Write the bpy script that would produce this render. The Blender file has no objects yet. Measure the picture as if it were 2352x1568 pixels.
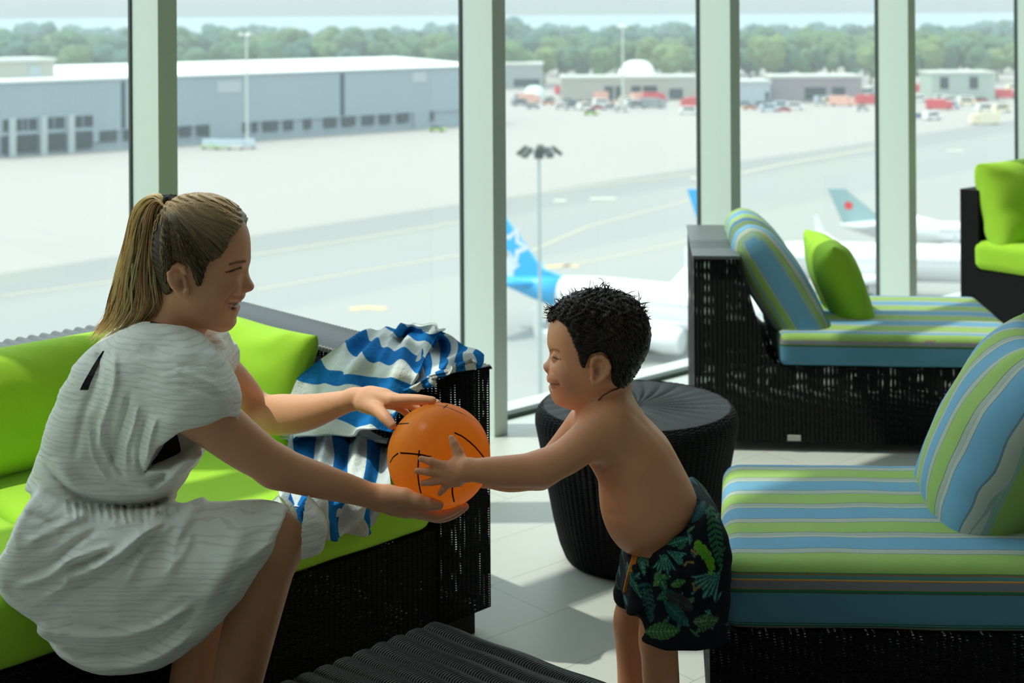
import bpy, bmesh, math, random
import numpy as np
from mathutils import Vector, Matrix, noise as mnoise

# ------------------------------------------------------------------ camera, sky, sun, exposure
F = 3267.0            # focal length in pixels of the 2352 x 1568 frame (a 50 mm lens)
EYE = 1.36            # eye height above the lounge floor
CX, YH, ROLL = 1176.0, 32.0, 0.006
SC = bpy.context.scene
COL = SC.collection

cam_data = bpy.data.cameras.new('camera')
cam = bpy.data.objects.new('camera', cam_data)
COL.objects.link(cam)
cam.location = (0, 0, EYE)
cam.rotation_mode = 'QUATERNION'
cam.rotation_quaternion = (Matrix.Rotation(math.radians(90), 3, 'X') @ Matrix.Rotation(-ROLL, 3, 'Z')).to_quaternion()
cam_data.sensor_width = 36.0
cam_data.lens = F / 2352.0 * 36.0
cam_data.shift_x = 0.0
cam_data.shift_y = -(784.0 - YH) / 2352.0
cam_data.clip_start = 0.05
cam_data.clip_end = 40000
cam_data.dof.use_dof = True
cam_data.dof.focus_distance = 2.48
cam_data.dof.aperture_fstop = 5.6
SC.camera = cam

SC.view_settings.view_transform = 'Standard'
SC.view_settings.look = 'None'
SC.view_settings.gamma = 1.0
SC.view_settings.use_curve_mapping = False
SC.view_settings.exposure = 0.0

world = bpy.data.worlds.new('sky')
SC.world = world
world.use_nodes = True
wn, wl = world.node_tree.nodes, world.node_tree.links
wn.clear()
w_out = wn.new('ShaderNodeOutputWorld')
w_bg = wn.new('ShaderNodeBackground')
w_tc = wn.new('ShaderNodeTexCoord')
w_sep = wn.new('ShaderNodeSeparateXYZ')
w_rmp = wn.new('ShaderNodeValToRGB')
wl.new(w_tc.outputs['Generated'], w_sep.inputs[0])
wl.new(w_sep.outputs['Z'], w_rmp.inputs[0])
els = w_rmp.color_ramp.elements
els[0].position = 0.0; els[0].color = (0.66, 0.80, 0.85, 1)
els[1].position = 1.0; els[1].color = (1.8, 2.05, 2.3, 1)
e = els.new(0.02); e.color = (0.74, 0.84, 0.88, 1)
e = els.new(0.035); e.color = (0.80, 0.90, 0.94, 1)
e = els.new(0.09); e.color = (1.25, 1.38, 1.42, 1)
e = els.new(0.32); e.color = (1.75, 1.9, 2.0, 1)
wl.new(w_rmp.outputs[0], w_bg.inputs[0])
w_bg.inputs[1].default_value = 1.0
wl.new(w_bg.outputs[0], w_out.inputs[0])

SUN_TAN = 1.977       # tangent of the sun's elevation; it stands to the left of the view
sun_data = bpy.data.lights.new('sun', 'SUN')
sun_data.energy = 3.3
sun_data.color = (1.0, 0.95, 0.86)
sun_data.angle = math.radians(0.6)
sun = bpy.data.objects.new('sun', sun_data)
COL.objects.link(sun)
sdir = Vector((1.0, 0.0, -SUN_TAN)).normalized()      # the way the light travels
sun.rotation_mode = 'QUATERNION'
sun.rotation_quaternion = sdir.to_track_quat('-Z', 'Y')
sun.location = (-6, 3, 12)

# ------------------------------------------------------------------ helpers
def at(px, py, Y):
    """pixel of the photograph at depth Y -> world point"""
    a = (px - CX) / F; b = (py - YH) / F
    u = a - ROLL * b; v = b + ROLL * a
    return Vector((u * Y, Y, EYE - v * Y))

def atz(px, py, Z):
    a = (px - CX) / F; b = (py - YH) / F
    v = b + ROLL * a
    return at(px, py, (EYE - Z) / v)

def tag(o, label=None, cat=None, group=None, kind=None):
    if label: o['label'] = label
    if cat: o['category'] = cat
    if group: o['group'] = group
    if kind: o['kind'] = kind
    return o

def empty(name, loc=(0, 0, 0), rz=0.0, label=None, cat=None, group=None):
    o = bpy.data.objects.new(name, None)
    COL.objects.link(o)
    o.location = loc
    o.rotation_euler = (0, 0, rz)
    o.empty_display_size = 0.1
    return tag(o, label, cat, group)

def put(name, me, mat=None, parent=None, loc=None, rot=None, smooth=False):
    o = bpy.data.objects.new(name, me)
    COL.objects.link(o)
    if mat is not None and len(me.materials) == 0: me.materials.append(mat)
    if parent is not None: o.parent = parent
    if loc is not None: o.location = loc
    if rot is not None: o.rotation_euler = rot
    if smooth:
        me.polygons.foreach_set('use_smooth', [True] * len(me.polygons))
    return o

def bm_mesh(bm, name='mesh'):
    me = bpy.data.meshes.new(name)
    bmesh.ops.recalc_face_normals(bm, faces=bm.faces[:])
    bm.to_mesh(me); bm.free()
    return me

def copy_tree(o, parent=None):
    c = o.copy(); COL.objects.link(c)
    if parent is not None: c.parent = parent
    for ch in list(o.children): copy_tree(ch, c)
    return c

def bm_box(bm, x0, x1, y0, y1, z0, z1):
    vs = [bm.verts.new(p) for p in ((x0,y0,z0),(x1,y0,z0),(x1,y1,z0),(x0,y1,z0),(x0,y0,z1),(x1,y0,z1),(x1,y1,z1),(x0,y1,z1))]
    for q in ((0,3,2,1),(4,5,6,7),(0,1,5,4),(1,2,6,5),(2,3,7,6),(3,0,4,7)):
        bm.faces.new([vs[i] for i in q])
    return vs

def bm_prism(bm, bottom, top):
    n = len(bottom)
    a = [bm.verts.new(p) for p in bottom]; b = [bm.verts.new(p) for p in top]
    bm.faces.new(a[::-1]); bm.faces.new(b)
    for i in range(n):
        bm.faces.new((a[i], a[(i+1) % n], b[(i+1) % n], b[i]))
    return a + b

def bevel(bm, w, seg=3, sharp=30):
    es = [e for e in bm.edges if len(e.link_faces) == 2 and e.calc_face_angle(0) > math.radians(sharp)]
    bmesh.ops.bevel(bm, geom=es, offset=w, segments=seg, profile=0.5, affect='EDGES', clamp_overlap=True)

def box_uv(me):
    """UV in metres, projected along the dominant axis of each face (local space)"""
    uv = me.uv_layers.new(name='UVMap').data
    for p in me.polygons:
        n = p.normal
        ax = max(range(3), key=lambda i: abs(n[i]))
        for li in p.loop_indices:
            c = me.vertices[me.loops[li].vertex_index].co
            uv[li].uv = (c[1], c[2]) if ax == 0 else (c[0], c[2]) if ax == 1 else (c[0], c[1])

def tube_bm(bm, pts, radii, seg=8, caps=True):
    pts = [Vector(p) for p in pts]
    if not hasattr(radii, '__len__'): radii = [radii] * len(pts)
    rings = []
    t0 = (pts[1] - pts[0]).normalized()
    up = Vector((0, 0, 1)) if abs(t0.z) < 0.9 else Vector((1, 0, 0))
    s = t0.cross(up).normalized()
    for i, p in enumerate(pts):
        t = (pts[min(i+1, len(pts)-1)] - pts[max(i-1, 0)])
        if t.length < 1e-9: t = t0.copy()
        t.normalize()
        s = (s - t * s.dot(t))
        if s.length < 1e-6: s = t.orthogonal()
        s.normalize()
        w = t.cross(s)
        rings.append([bm.verts.new(p + (s * math.cos(a) + w * math.sin(a)) * radii[i]) for a in (2*math.pi*k/seg for k in range(seg))])
    for a, b in zip(rings, rings[1:]):
        for k in range(seg):
            bm.faces.new((a[k], a[(k+1) % seg], b[(k+1) % seg], b[k]))
    if caps:
        bm.faces.new(rings[0][::-1]); bm.faces.new(rings[-1])
    return rings

def np_mesh(name, V, Q, attrs=None):
    me = bpy.data.meshes.new(name)
    V = np.asarray(V, np.float32); Q = np.asarray(Q, np.int32)
    k = Q.shape[1]
    me.vertices.add(len(V)); me.vertices.foreach_set('co', V.ravel())
    me.loops.add(Q.size); me.loops.foreach_set('vertex_index', Q.ravel())
    me.polygons.add(len(Q)); me.polygons.foreach_set('loop_start', np.arange(0, Q.size, k, dtype=np.int32))
    me.update(calc_edges=True); me.validate()
    me.polygons.foreach_set('use_smooth', [True] * len(me.polygons))
    for nm, (tp, arr) in (attrs or {}).items():
        a = me.attributes.new(nm, tp, 'POINT')
        a.data.foreach_set('color' if tp == 'FLOAT_COLOR' else 'vector' if tp == 'FLOAT_VECTOR' else 'value', np.asarray(arr, np.float32).ravel())
    return me

# ------------------------------------------------------------------ materials
class NT:
    def __init__(s, name):
        s.m = bpy.data.materials.new(name); s.m.use_nodes = True
        s.n, s.l = s.m.node_tree.nodes, s.m.node_tree.links
        s.b = s.n['Principled BSDF']; s.o = s.n['Material Output']
    def node(s, t, **kw):
        x = s.n.new(t)
        for k, v in kw.items(): setattr(x, k, v)
        return x
    def inp(s, x, i, v):
        if isinstance(v, bpy.types.NodeSocket): s.l.new(v, x.inputs[i])
        else: x.inputs[i].default_value = v
    def math(s, op, a, b=0.0, c=0.0, clamp=False):
        x = s.node('ShaderNodeMath', operation=op, use_clamp=clamp)
        s.inp(x, 0, a); s.inp(x, 1, b)
        if op in ('MULTIPLY_ADD', 'SMOOTH_MIN', 'WRAP'): s.inp(x, 2, c)
        return x.outputs[0]
    def coord(s, kind='Object'):
        return s.node('ShaderNodeTexCoord').outputs[kind]
    def sep(s, v):
        x = s.node('ShaderNodeSeparateXYZ'); s.l.new(v, x.inputs[0]); return x.outputs
    def attr(s, name, out='Fac'):
        return s.node('ShaderNodeAttribute', attribute_name=name).outputs[out]
    def noise(s, vec, scale, detail=2.0, rough=0.5):
        x = s.node('ShaderNodeTexNoise'); x.inputs['Scale'].default_value = scale
        x.inputs['Detail'].default_value = detail; x.inputs['Roughness'].default_value = rough
        if vec is not None: s.l.new(vec, x.inputs['Vector'])
        return x.outputs['Fac']
    def mapping(s, vec, scale=(1,1,1), rot=(0,0,0), loc=(0,0,0)):
        x = s.node('ShaderNodeMapping'); s.l.new(vec, x.inputs[0])
        x.inputs['Scale'].default_value = scale; x.inputs['Rotation'].default_value = rot; x.inputs['Location'].default_value = loc
        return x.outputs[0]
    def ramp(s, fac, stops, interp='LINEAR'):
        x = s.node('ShaderNodeValToRGB'); x.color_ramp.interpolation = interp
        es = x.color_ramp.elements
        es[0].position = stops[0][0]; es[0].color = (*stops[0][1], 1)
        es[1].position = stops[-1][0]; es[1].color = (*stops[-1][1], 1)
        for p, c in stops[1:-1]:
            e = es.new(p); e.color = (*c, 1)
        s.l.new(fac, x.inputs[0]); return x.outputs[0]
    def mix(s, fac, a, b, mode='MIX'):
        x = s.node('ShaderNodeMix', data_type='RGBA', blend_type=mode)
        s.inp(x, 0, fac)
        for i, v in ((6, a), (7, b)):
            if isinstance(v, bpy.types.NodeSocket): s.l.new(v, x.inputs[i])
            else: x.inputs[i].default_value = (*v, 1) if len(v) == 3 else v
        return x.outputs[2]
    def bump(s, h, dist=0.002, strength=1.0, normal=None):
        x = s.node('ShaderNodeBump'); x.inputs['Distance'].default_value = dist; x.inputs['Strength'].default_value = strength
        s.l.new(h, x.inputs['Height'])
        if normal is not None: s.l.new(normal, x.inputs['Normal'])
        s.l.new(x.outputs[0], s.b.inputs['Normal']); return x.outputs[0]
    def base(s, c, rough=0.6, spec=0.3, metal=0.0):
        s.inp(s.b, 'Base Color', (*c, 1) if not isinstance(c, bpy.types.NodeSocket) else c)
        s.inp(s.b, 'Roughness', rough); s.b.inputs['Specular IOR Level'].default_value = spec
        s.b.inputs['Metallic'].default_value = metal
        return s

def plain(name, c, rough=0.6, spec=0.3, metal=0.0, var=0.12, scale=8.0):
    t = NT(name)
    nz = t.noise(t.coord(), scale, 3)
    col = t.mix(nz, tuple(min(1, x * (1 - var)) for x in c), tuple(min(1, x * (1 + var)) for x in c))
    t.base(col, rough, spec, metal)
    return t.m

def mat_fabric(name, c, bumpd=0.0006):
    t = NT(name)
    co = t.coord()
    nz = t.noise(co, 14, 4)
    col = t.mix(nz, tuple(x * 0.92 for x in c), tuple(min(1, x * 1.06) for x in c))
    t.base(col, 0.85, 0.15)
    t.b.inputs['Sheen Weight'].default_value = 0.1
    big = t.noise(co, 7, 3)
    fine = t.noise(co, 900, 1)
    h = t.math('ADD', t.math('MULTIPLY', big, 6.0), t.math('MULTIPLY', fine, 0.35))
    t.bump(h, bumpd, 1.0)
    return t.m

M = {}
M['lime'] = mat_fabric('lime_fabric', (0.40, 0.70, 0.045))

def mat_wicker(name, stake=0.0135, strand=0.0052, holes=True, ribs=0.0, col=(0.006, 0.0065, 0.007), swap=False):
    t = NT(name)
    uv = t.sep(t.coord('UV'))
    U, V = (uv[1], uv[0]) if swap else (uv[0], uv[1])
    a = t.math('FRACT', t.math('DIVIDE', U, stake))
    par = t.math('FLOOR', t.math('DIVIDE', U, stake))
    off = t.math('MULTIPLY', t.math('FRACT', t.math('MULTIPLY', par, 0.5)), 1.0)
    b = t.math('FRACT', t.math('ADD', t.math('DIVIDE', V, strand), off))
    ah = t.math('SUBTRACT', 1.0, t.math('MULTIPLY', t.math('ABSOLUTE', t.math('SUBTRACT', a, 0.5)), 2.0))
    bh = t.math('SUBTRACT', 1.0, t.math('POWER', t.math('MULTIPLY', t.math('ABSOLUTE', t.math('SUBTRACT', b, 0.5)), 2.0), 2.0))
    h = t.math('ADD', t.math('MULTIPLY', bh, 0.7), t.math('MULTIPLY', t.math('SUBTRACT', 1.0, ah), 0.6))
    co = t.coord()
    nz = t.noise(co, 60, 2)
    c = t.mix(nz, tuple(x * 0.6 for x in col), tuple(x * 1.5 for x in col))
    t.base(c, 0.6, 0.12)
    t.bump(h, 0.0035, 1.0)
    if holes:
        hu = t.math('GREATER_THAN', ah, 0.62)
        hv = t.math('LESS_THAN', bh, 0.55)
        rnd = t.math('GREATER_THAN', t.noise(t.mapping(co, (30, 30, 9)), 1.0, 2), 0.43)
        hole = t.math('MULTIPLY', t.math('MULTIPLY', hu, hv), rnd)
        tr = t.node('ShaderNodeBsdfTransparent')
        mx = t.node('ShaderNodeMixShader')
        t.l.new(hole, mx.inputs[0]); t.l.new(t.b.outputs[0], mx.inputs[1]); t.l.new(tr.outputs[0], mx.inputs[2])
        t.l.new(mx.outputs[0], t.o.inputs[0])
    return t.m
M['wicker'] = mat_wicker('black_wicker')
M['wicker_solid'] = mat_wicker('black_wicker_solid', holes=False)
M['wicker_top'] = mat_wicker('black_wicker_top', stake=0.020, strand=0.0042, holes=False, swap=True, col=(0.020, 0.022, 0.025))
# ------------------------------------------------------------------ the room
TH = math.atan2(0.6574, 0.7536)                     # direction of the window wall
WU = Vector((math.cos(TH), math.sin(TH), 0)); WN = Vector((math.sin(TH), -math.cos(TH), 0))
P1 = Vector((-0.0644, 4.57, 0)); BAY = 1.1707
WIN_TOP = 5.70

# local frame of the wall: x along the wall, y outwards, origin at mullion P1's inner left corner
wall_frame_loc = P1.copy()
def wall_obj(name, bm, mat, kind='structure', parent=None, smooth=False, uv=False):
    me = bm_mesh(bm, name)
    if uv: box_uv(me)
    o = put(name, me, mat, parent, smooth=smooth)
    if parent is None:
        o.location = wall_frame_loc; o.rotation_euler = (0, 0, TH)
        if kind: o['kind'] = kind
    return o

def mat_floor():
    t = NT('pale_floor_tiles')
    co = t.coord()                                   # the floor object is rotated with the wall
    br = t.node('ShaderNodeTexBrick')
    t.l.new(t.mapping(co, loc=(0.0, 0.0, 0)), br.inputs['Vector'])
    br.offset = 0.5; br.squash = 1.0
    br.inputs['Scale'].default_value = 1.0
    br.inputs['Brick Width'].default_value = 0.86
    br.inputs['Row Height'].default_value = 0.215
    br.inputs['Mortar Size'].default_value = 0.0012
    br.inputs['Mortar Smooth'].default_value = 0.3
    br.inputs['Color1'].default_value = (0.60, 0.61, 0.565, 1)
    br.inputs['Color2'].default_value = (0.58, 0.59, 0.545, 1)
    br.inputs['Mortar'].default_value = (0.33, 0.35, 0.31, 1)
    nz = t.noise(co, 3.0, 4)
    col = t.mix(t.math('MULTIPLY', nz, 0.12), br.outputs['Color'], (0.47, 0.49, 0.44))
    t.base(col, 0.42, 0.35)
    return t.m
M['floor'] = mat_floor()
M['mullion'] = plain('pale_green_white_aluminium', (0.66, 0.74, 0.67), 0.45, 0.4, var=0.03, scale=2)
M['gasket'] = plain('dark_gasket', (0.05, 0.07, 0.06), 0.6)
M['ceiling'] = plain('white_ceiling_paint', (0.66, 0.66, 0.62), 0.8, var=0.03)
M['wall'] = plain('grey_wall_paint', (0.36, 0.34, 0.30), 0.8, var=0.05)
M['ledge'] = plain('pale_sill_metal', (0.62, 0.66, 0.64), 0.5, var=0.04)

# floor slab (local wall frame)
n_tile_x = -(2.179 - (P1.x * WU.x + P1.y * WU.y))
bm = bmesh.new(); bm_box(bm, -13, 9, -11, 0.0, -0.25, 0.0)
flo = wall_obj('floor', bm, M['floor'])
# shift the tile grid so that its joints fall where the photo shows them
for nd in M['floor'].node_tree.nodes:
    if nd.type == 'MAPPING':
        # row joint at n-distance -2.377 ; local y of that line = 3.488-2.377 = -1.111 from the wall plane
        nd.inputs['Location'].default_value = (0.86 - (2.179 - (P1.x*WU.x + P1.y*WU.y)) % 0.86, (1.111 % 0.215), 0)
bm = bmesh.new(); bm_box(bm, -13, 9, 0.004, 0.30, -0.25, -0.004)
wall_obj('trim_1', bm, M['ledge'])
bm = bmesh.new(); bm_box(bm, -13, 9, 0.132, 0.172, -0.004, 0.012)
wall_obj('trim_2', bm, M['gasket'])
# ceiling, head wall above the glass and spandrel band
bm = bmesh.new(); bm_box(bm, -13, 9, -11, 0.17, WIN_TOP + 0.05, WIN_TOP + 0.3)
wall_obj('ceiling', bm, M['ceiling'])
bm = bmesh.new(); bm_box(bm, -13, 9, 0.0, 0.155, 3.305, 3.345)
wall_obj('trim_3', bm, M['mullion'])
bm = bmesh.new(); bm_box(bm, -13, 9, -11.2, -11.0, -0.25, WIN_TOP + 0.3)
wall_obj('wall_back', bm, M['wall'])
bm = bmesh.new(); bm_box(bm, 9.0, 9.2, -11, 0.17, -0.25, WIN_TOP + 0.3)
wall_obj('wall_right', bm, M['wall'])
bm = bmesh.new(); bm_box(bm, -13.2, -13.0, -11, 0.17, -0.25, WIN_TOP + 0.3)
wall_obj('wall_left', bm, M['wall'])

# mullions
for i in range(-10, 7):
    x0 = i * BAY
    bm = bmesh.new(); bm_box(bm, x0, x0 + 0.056, 0.0, 0.152, -0.004, WIN_TOP + 0.05)
    bevel(bm, 0.0025, 2)
    o = wall_obj('window_%d' % (i + 11), bm, M['mullion'])
    bm = bmesh.new(); bm_box(bm, x0 - 0.005, x0 + 0.061, 0.152, 0.166, -0.004, WIN_TOP + 0.05)
    g = wall_obj('gasket', bm, M['gasket'], parent=o)

# glass panes: clear, faintly green, with a pale veil mixed in to stand for haze
t = NT('window_glass')
tr = t.node('ShaderNodeBsdfTransparent'); tr.inputs[0].default_value = (0.80, 0.875, 0.83, 1)
gl = t.node('ShaderNodeBsdfGlossy'); gl.inputs['Roughness'].default_value = 0.02
du = t.node('ShaderNodeBsdfTranslucent'); du.inputs[0].default_value = (0.85, 0.95, 0.95, 1)
m1 = t.node('ShaderNodeMixShader'); m2 = t.node('ShaderNodeMixShader')
m1.inputs[0].default_value = 0.045; m2.inputs[0].default_value = 0.03
t.l.new(tr.outputs[0], m1.inputs[1]); t.l.new(du.outputs[0], m1.inputs[2])
t.l.new(m1.outputs[0], m2.inputs[1]); t.l.new(gl.outputs[0], m2.inputs[2])
t.l.new(m2.outputs[0], t.o.inputs[0])
M['glass'] = t.m
for i in range(-10, 6):
    bm = bmesh.new()
    x0, x1 = i * BAY + 0.062, (i + 1) * BAY - 0.006
    for z0, z1 in ((0.012, 3.305), (3.345, WIN_TOP + 0.05)):
        vs = [bm.verts.new(p) for p in ((x0, 0.158, z0), (x1, 0.158, z0), (x1, 0.158, z1), (x0, 0.158, z1))]
        bm.faces.new(vs)
    wall_obj('window_%d' % (i + 31), bm, M['glass'])

# unseen roller blinds, added over two bays to keep sun off the woman's dress
M['added_blind'] = plain('added_blind_fabric', (0.30, 0.31, 0.30), 0.8, var=.03)
for i in (-5, -6):
    bm = bmesh.new(); bm_box(bm, (i + 1) * BAY - .01, (i + 2) * BAY + .01, 0.060, 0.066, 3.36, WIN_TOP + 0.05)
    o = wall_obj('window_%d' % (i + 60), bm, M['added_blind'])  # added blind, numbered among the window parts
# ------------------------------------------------------------------ the airfield outside, 28.64 m below
AZ = EYE - 30.0
def ground(px, py, up=0.0):
    return atz(px, py, AZ + up)

def mat_apron():
    t = NT('apron_concrete')
    co = t.coord()
    s = t.sep(co)
    c = t.math('ADD', t.math('MULTIPLY', s[0], 0.75), t.math('MULTIPLY', s[1], -0.66))
    wob = t.math('MULTIPLY', t.noise(co, 0.006, 2), 3.0)
    c = t.math('ADD', t.math('ADD', c, wob), 152.5)
    k = t.math('DIVIDE', t.math('ADD', c, 60.0), 200.0, clamp=True)
    col = t.ramp(k, [(0.0, (0.40, 0.375, 0.36)), (0.29, (0.385, 0.365, 0.35)), (0.30, (0.27, 0.28, 0.27)), (0.36, (0.28, 0.29, 0.28)),
                     (0.38, (0.32, 0.33, 0.315)), (0.50, (0.31, 0.32, 0.31)), (0.51, (0.34, 0.35, 0.33)), (1.0, (0.33, 0.34, 0.325))])
    patch = t.noise(t.mapping(co, (0.03, 0.012, 1), (0, 0, -0.85)), 1.0, 3)
    col = t.mix(t.math('MULTIPLY', patch, 0.22), col, (0.27, 0.28, 0.27))
    t.base(col, 0.8, 0.2)
    return t.m
M['apron'] = mat_apron()
bm = bmesh.new(); bm_box(bm, -420, 420, 12, 760, -3, 0)
o = put('ground', bm_mesh(bm), M['apron'], loc=(0, 0, AZ)); o['kind'] = 'structure'
t = NT('lake_water'); t.base((0.20, 0.33, 0.38), 0.35, 0.5); t.bump(t.noise(t.coord(), 0.05, 3), 0.5, 0.3)
bm = bmesh.new(); bm_box(bm, -9000, 9000, 1000, 30000, -3, 0)
o = put('sea', bm_mesh(bm), t.m, loc=(0, 0, AZ - 2)); o['kind'] = 'structure'
bm = bmesh.new(); bm_box(bm, -900, 900, 760, 1000, -3, 0)
o = put('field', bm_mesh(bm), plain('meadow', (0.16, 0.26, 0.12), 0.9, var=0.3, scale=0.05), loc=(0, 0, AZ)); o['kind'] = 'structure'

M['line'] = plain('yellow_apron_paint', (0.46, 0.43, 0.32), 0.7)
M['rust'] = plain('ochre_apron_patch', (0.66, 0.46, 0.26), 0.8)
def paint(points, w, mat, idx):
    bm = bmesh.new()
    P = [ground(x, y) for x, y in points]
    ring = []
    for i, p in enumerate(P):
        d = (P[min(i+1, len(P)-1)] - P[max(i-1, 0)]).normalized(); s = Vector((-d.y, d.x, 0)) * w
        ring.append((bm.verts.new((p.x - s.x, p.y - s.y, AZ + 0.02)), bm.verts.new((p.x + s.x, p.y + s.y, AZ + 0.02))))
    for a, b in zip(ring, ring[1:]): bm.faces.new((a[0], a[1], b[1], b[0]))
    o = put('trim_%d' % idx, bm_mesh(bm), mat); o['kind'] = 'structure'
paint([(580, 585), (820, 548), (1060, 508)], 0.35, M['line'], 11)
paint([(1165, 452), (1380, 425), (1600, 398)], 0.35, M['line'], 12)
paint([(0, 680), (300, 640)], 0.3, M['line'], 13)
paint([(590, 665), (900, 610), (1060, 585)], 0.3, M['line'], 14)
paint([(1250, 620), (1430, 585), (1600, 548)], 0.3, M['line'], 15)
paint([(1165, 600), (1350, 520), (1600, 455)], 0.3, M['line'], 16)
paint([(1700, 398), (1800, 376), (2010, 340)], 0.6, M['line'], 17)
for k, (x, y, w) in enumerate(((845, 706, 26), (1290, 609, 24))):
    paint([(x - w*1.6, y + 4), (x, y), (x + w * 1.6, y + 3)], 0.7, M['rust'], 20 + k)
for k, (x, y, w) in enumerate(((1286, 460, 14), (1600, 408, 14), (1385, 455, 30), (2195, 345, 20))):
    paint([(x - w, y + 1), (x + w, y)], 0.8, plain('pale_patch', (0.62, 0.64, 0.52), 0.8), 30 + k)

# ---- hangar
HL, HR = ground(-60, 366), ground(1090, 287)
hd = (HR - HL); hd.z = 0; HLEN = hd.length; hd.normalize(); HANG = math.atan2(hd.y, hd.x)
HLEN += 4
hangar = empty('hangar', (HL.x, HL.y, AZ), HANG, 'long grey-blue corrugated hangar with a white roof beyond the apron', 'building')
M['cladding'] = None
t = NT('grey_blue_cladding')
s = t.sep(t.coord())
wv = t.math('FRACT', t.math('MULTIPLY', s[0], 0.55))
nz = t.noise(t.mapping(t.coord(), (0.12, 0.12, 0.02)), 1.0, 3)
col = t.mix(t.math('ADD', t.math('MULTIPLY', wv, 0.15), t.math('MULTIPLY', nz, 0.6)), (0.26, 0.35, 0.40), (0.33, 0.40, 0.44))
t.base(col, 0.6, 0.3); M['cladding'] = t.m
M['white_roof'] = plain('white_roof_membrane', (0.86, 0.88, 0.87), 0.6, var=0.03, scale=0.1)
M['dark_bay'] = plain('dark_opening', (0.035, 0.055, 0.065), 0.4, var=0.5, scale=0.6)
M['pale_steel'] = plain('pale_steel', (0.42, 0.48, 0.50), 0.5)
def hx(px):     # facade coordinate under a picture column
    a = (px - CX) / F
    # solve HL + s*hd on ray x = a*y
    return (a * HL.y - HL.x) / (hd.x - a * hd.y)
HH = 15.9
bm = bmesh.new(); bm_box(bm, 0, HLEN, 0.6, 34, 0, HH - 0.2)
put('wall', bm_mesh(bm), M['cladding'], hangar)
bm = bmesh.new(); bm_box(bm, 0, HLEN, 0.0, 0.8, 4.3, HH)
bm_box(bm, hx(212), hx(255), 0.0, 0.8, 2.0, 4.3); bm_box(bm, hx(480), hx(555), 0.0, 0.8, 0.0, 4.3); bm_box(bm, hx(950), hx(985), 0, .8, 0, 4.3)
put('cladding_panel', bm_mesh(bm), M['cladding'], hangar)
bm = bmesh.new()
L = HLEN
bm_prism(bm, [(-0.5,-0.6,HH),(L+0.5,-0.6,HH),(L+0.5,35,HH),(-0.5,35,HH)], [(-0.5,-0.6,HH+0.5),(L+0.5,-0.6,HH+0.3),(L*0.92,27,HH+2.3),(-0.5,27,HH+2.6)])
put('roof', bm_mesh(bm), M['white_roof'], hangar)
def opening(x0, x1, z0, z1, name='bay_opening', mat='dark_bay', y=-0.02, d=0.5):
    bm = bmesh.new(); bm_box(bm, x0, x1, y, y + d, z0, z1)
    return put(name, bm_mesh(bm), M[mat], hangar)
rr = random.Random(4)
for a, b in ((5, 20), (30, 50), (52, 62), (64, 84), (100, 122), (124, 147), (163, 188), (190, 212)):
    opening(hx(a), hx(b), 5.4, 8.0)
for a, b in ((4, 20), (38, 84), (104, 148), (166, 210)):
    opening(hx(a), hx(b), 0.8, 4.6)
for a, b in ((226, 267), (284, 296), (411, 438), (452, 480), (556, 570), (580, 590), (604, 637), (652, 672), (698, 714), (744, 772), (786, 815), (832, 858), (872, 896), (912, 938), (985, 996)):
    opening(hx(a), hx(b), 1.9, 4.4)
for a, b in ((277, 287), (780, 790)):
    opening(hx(a), hx(b), 4.6, HH - 0.6, 'ladder_recess')
opening(hx(498), hx(552), HH - 4.2, HH - 1.4, 'sign_panel', 'pale_steel', -0.15)
opening(hx(945), hx(978), HH - 3.6, HH - 1.0, 'sign_panel', 'pale_steel', -0.15)
for a in (25, 97, 160):
    opening(hx(a) - 0.7, hx(a) + 0.7, 0, 8.4, 'pier', 'pale_steel', -0.9, 0.9)
bm = bmesh.new(); bm_box(bm, hx(-50), hx(140), 4, 16, HH, HH + 4.3)
put('plant_room', bm_mesh(bm), plain('beige_cladding', (0.45, 0.46, 0.40), 0.7), hangar)
bm = bmesh.new(); bm_box(bm, hx(-50), hx(144), 3.6, 16.4, HH + 4.3, HH + 5.0)
put('plant_room_roof', bm_mesh(bm), plain('pale_roof_edge', (0.62, 0.66, 0.62), 0.7), hangar)
bm = bmesh.new(); bm_box(bm, hx(80), hx(108), 3.8, 4.2, HH + 0.4, HH + 3.4)
put('plant_room_door', bm_mesh(bm), M['pale_steel'], hangar)

# ---- low buildings
def block(name, pxs, y_base, h, depth, mat, label, cat='building', roof=None, windows=()):
    a, b = ground(pxs[0], y_base), ground(pxs[1], y_base)
    root = empty(name, (a.x, a.y, AZ), 0, label, cat)
    w = b.x - a.x
    bm = bmesh.new(); bm_box(bm, 0, w, 0, depth, 0, h)
    put('wall', bm_mesh(bm), mat, root)
    if roof:
        bm = bmesh.new(); bm_box(bm, -0.4, w + 0.4, -0.4, depth + 0.4, h, h + 0.8)
        put('roof', bm_mesh(bm), roof, root)
    k = w / (pxs[1] - pxs[0])
    for (x0, x1, z0, z1) in windows:
        bm = bmesh.new(); bm_box(bm, (x0 - pxs[0]) * k, (x1 - pxs[0]) * k, -0.15, 0.2, z0, z1)
        put('door', bm_mesh(bm), M['dark_bay'], root)
    return root
G1 = plain('grey_render', (0.34, 0.38, 0.38), 0.8); G2 = plain('pale_roofing', (0.60, 0.62, 0.58), 0.8)
G3 = plain('warm_grey_render', (0.42, 0.42, 0.38), 0.8); G4 = plain('red_brown_cladding', (0.28, 0.16, 0.15), 0.8)
block('terminal_block', (1120, 1247), 205, 9.5, 20, G1, 'grey flat-roofed block at the far edge beside the white-roofed hangar', roof=G2, windows=((1180, 1240, 1, 4),))
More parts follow.
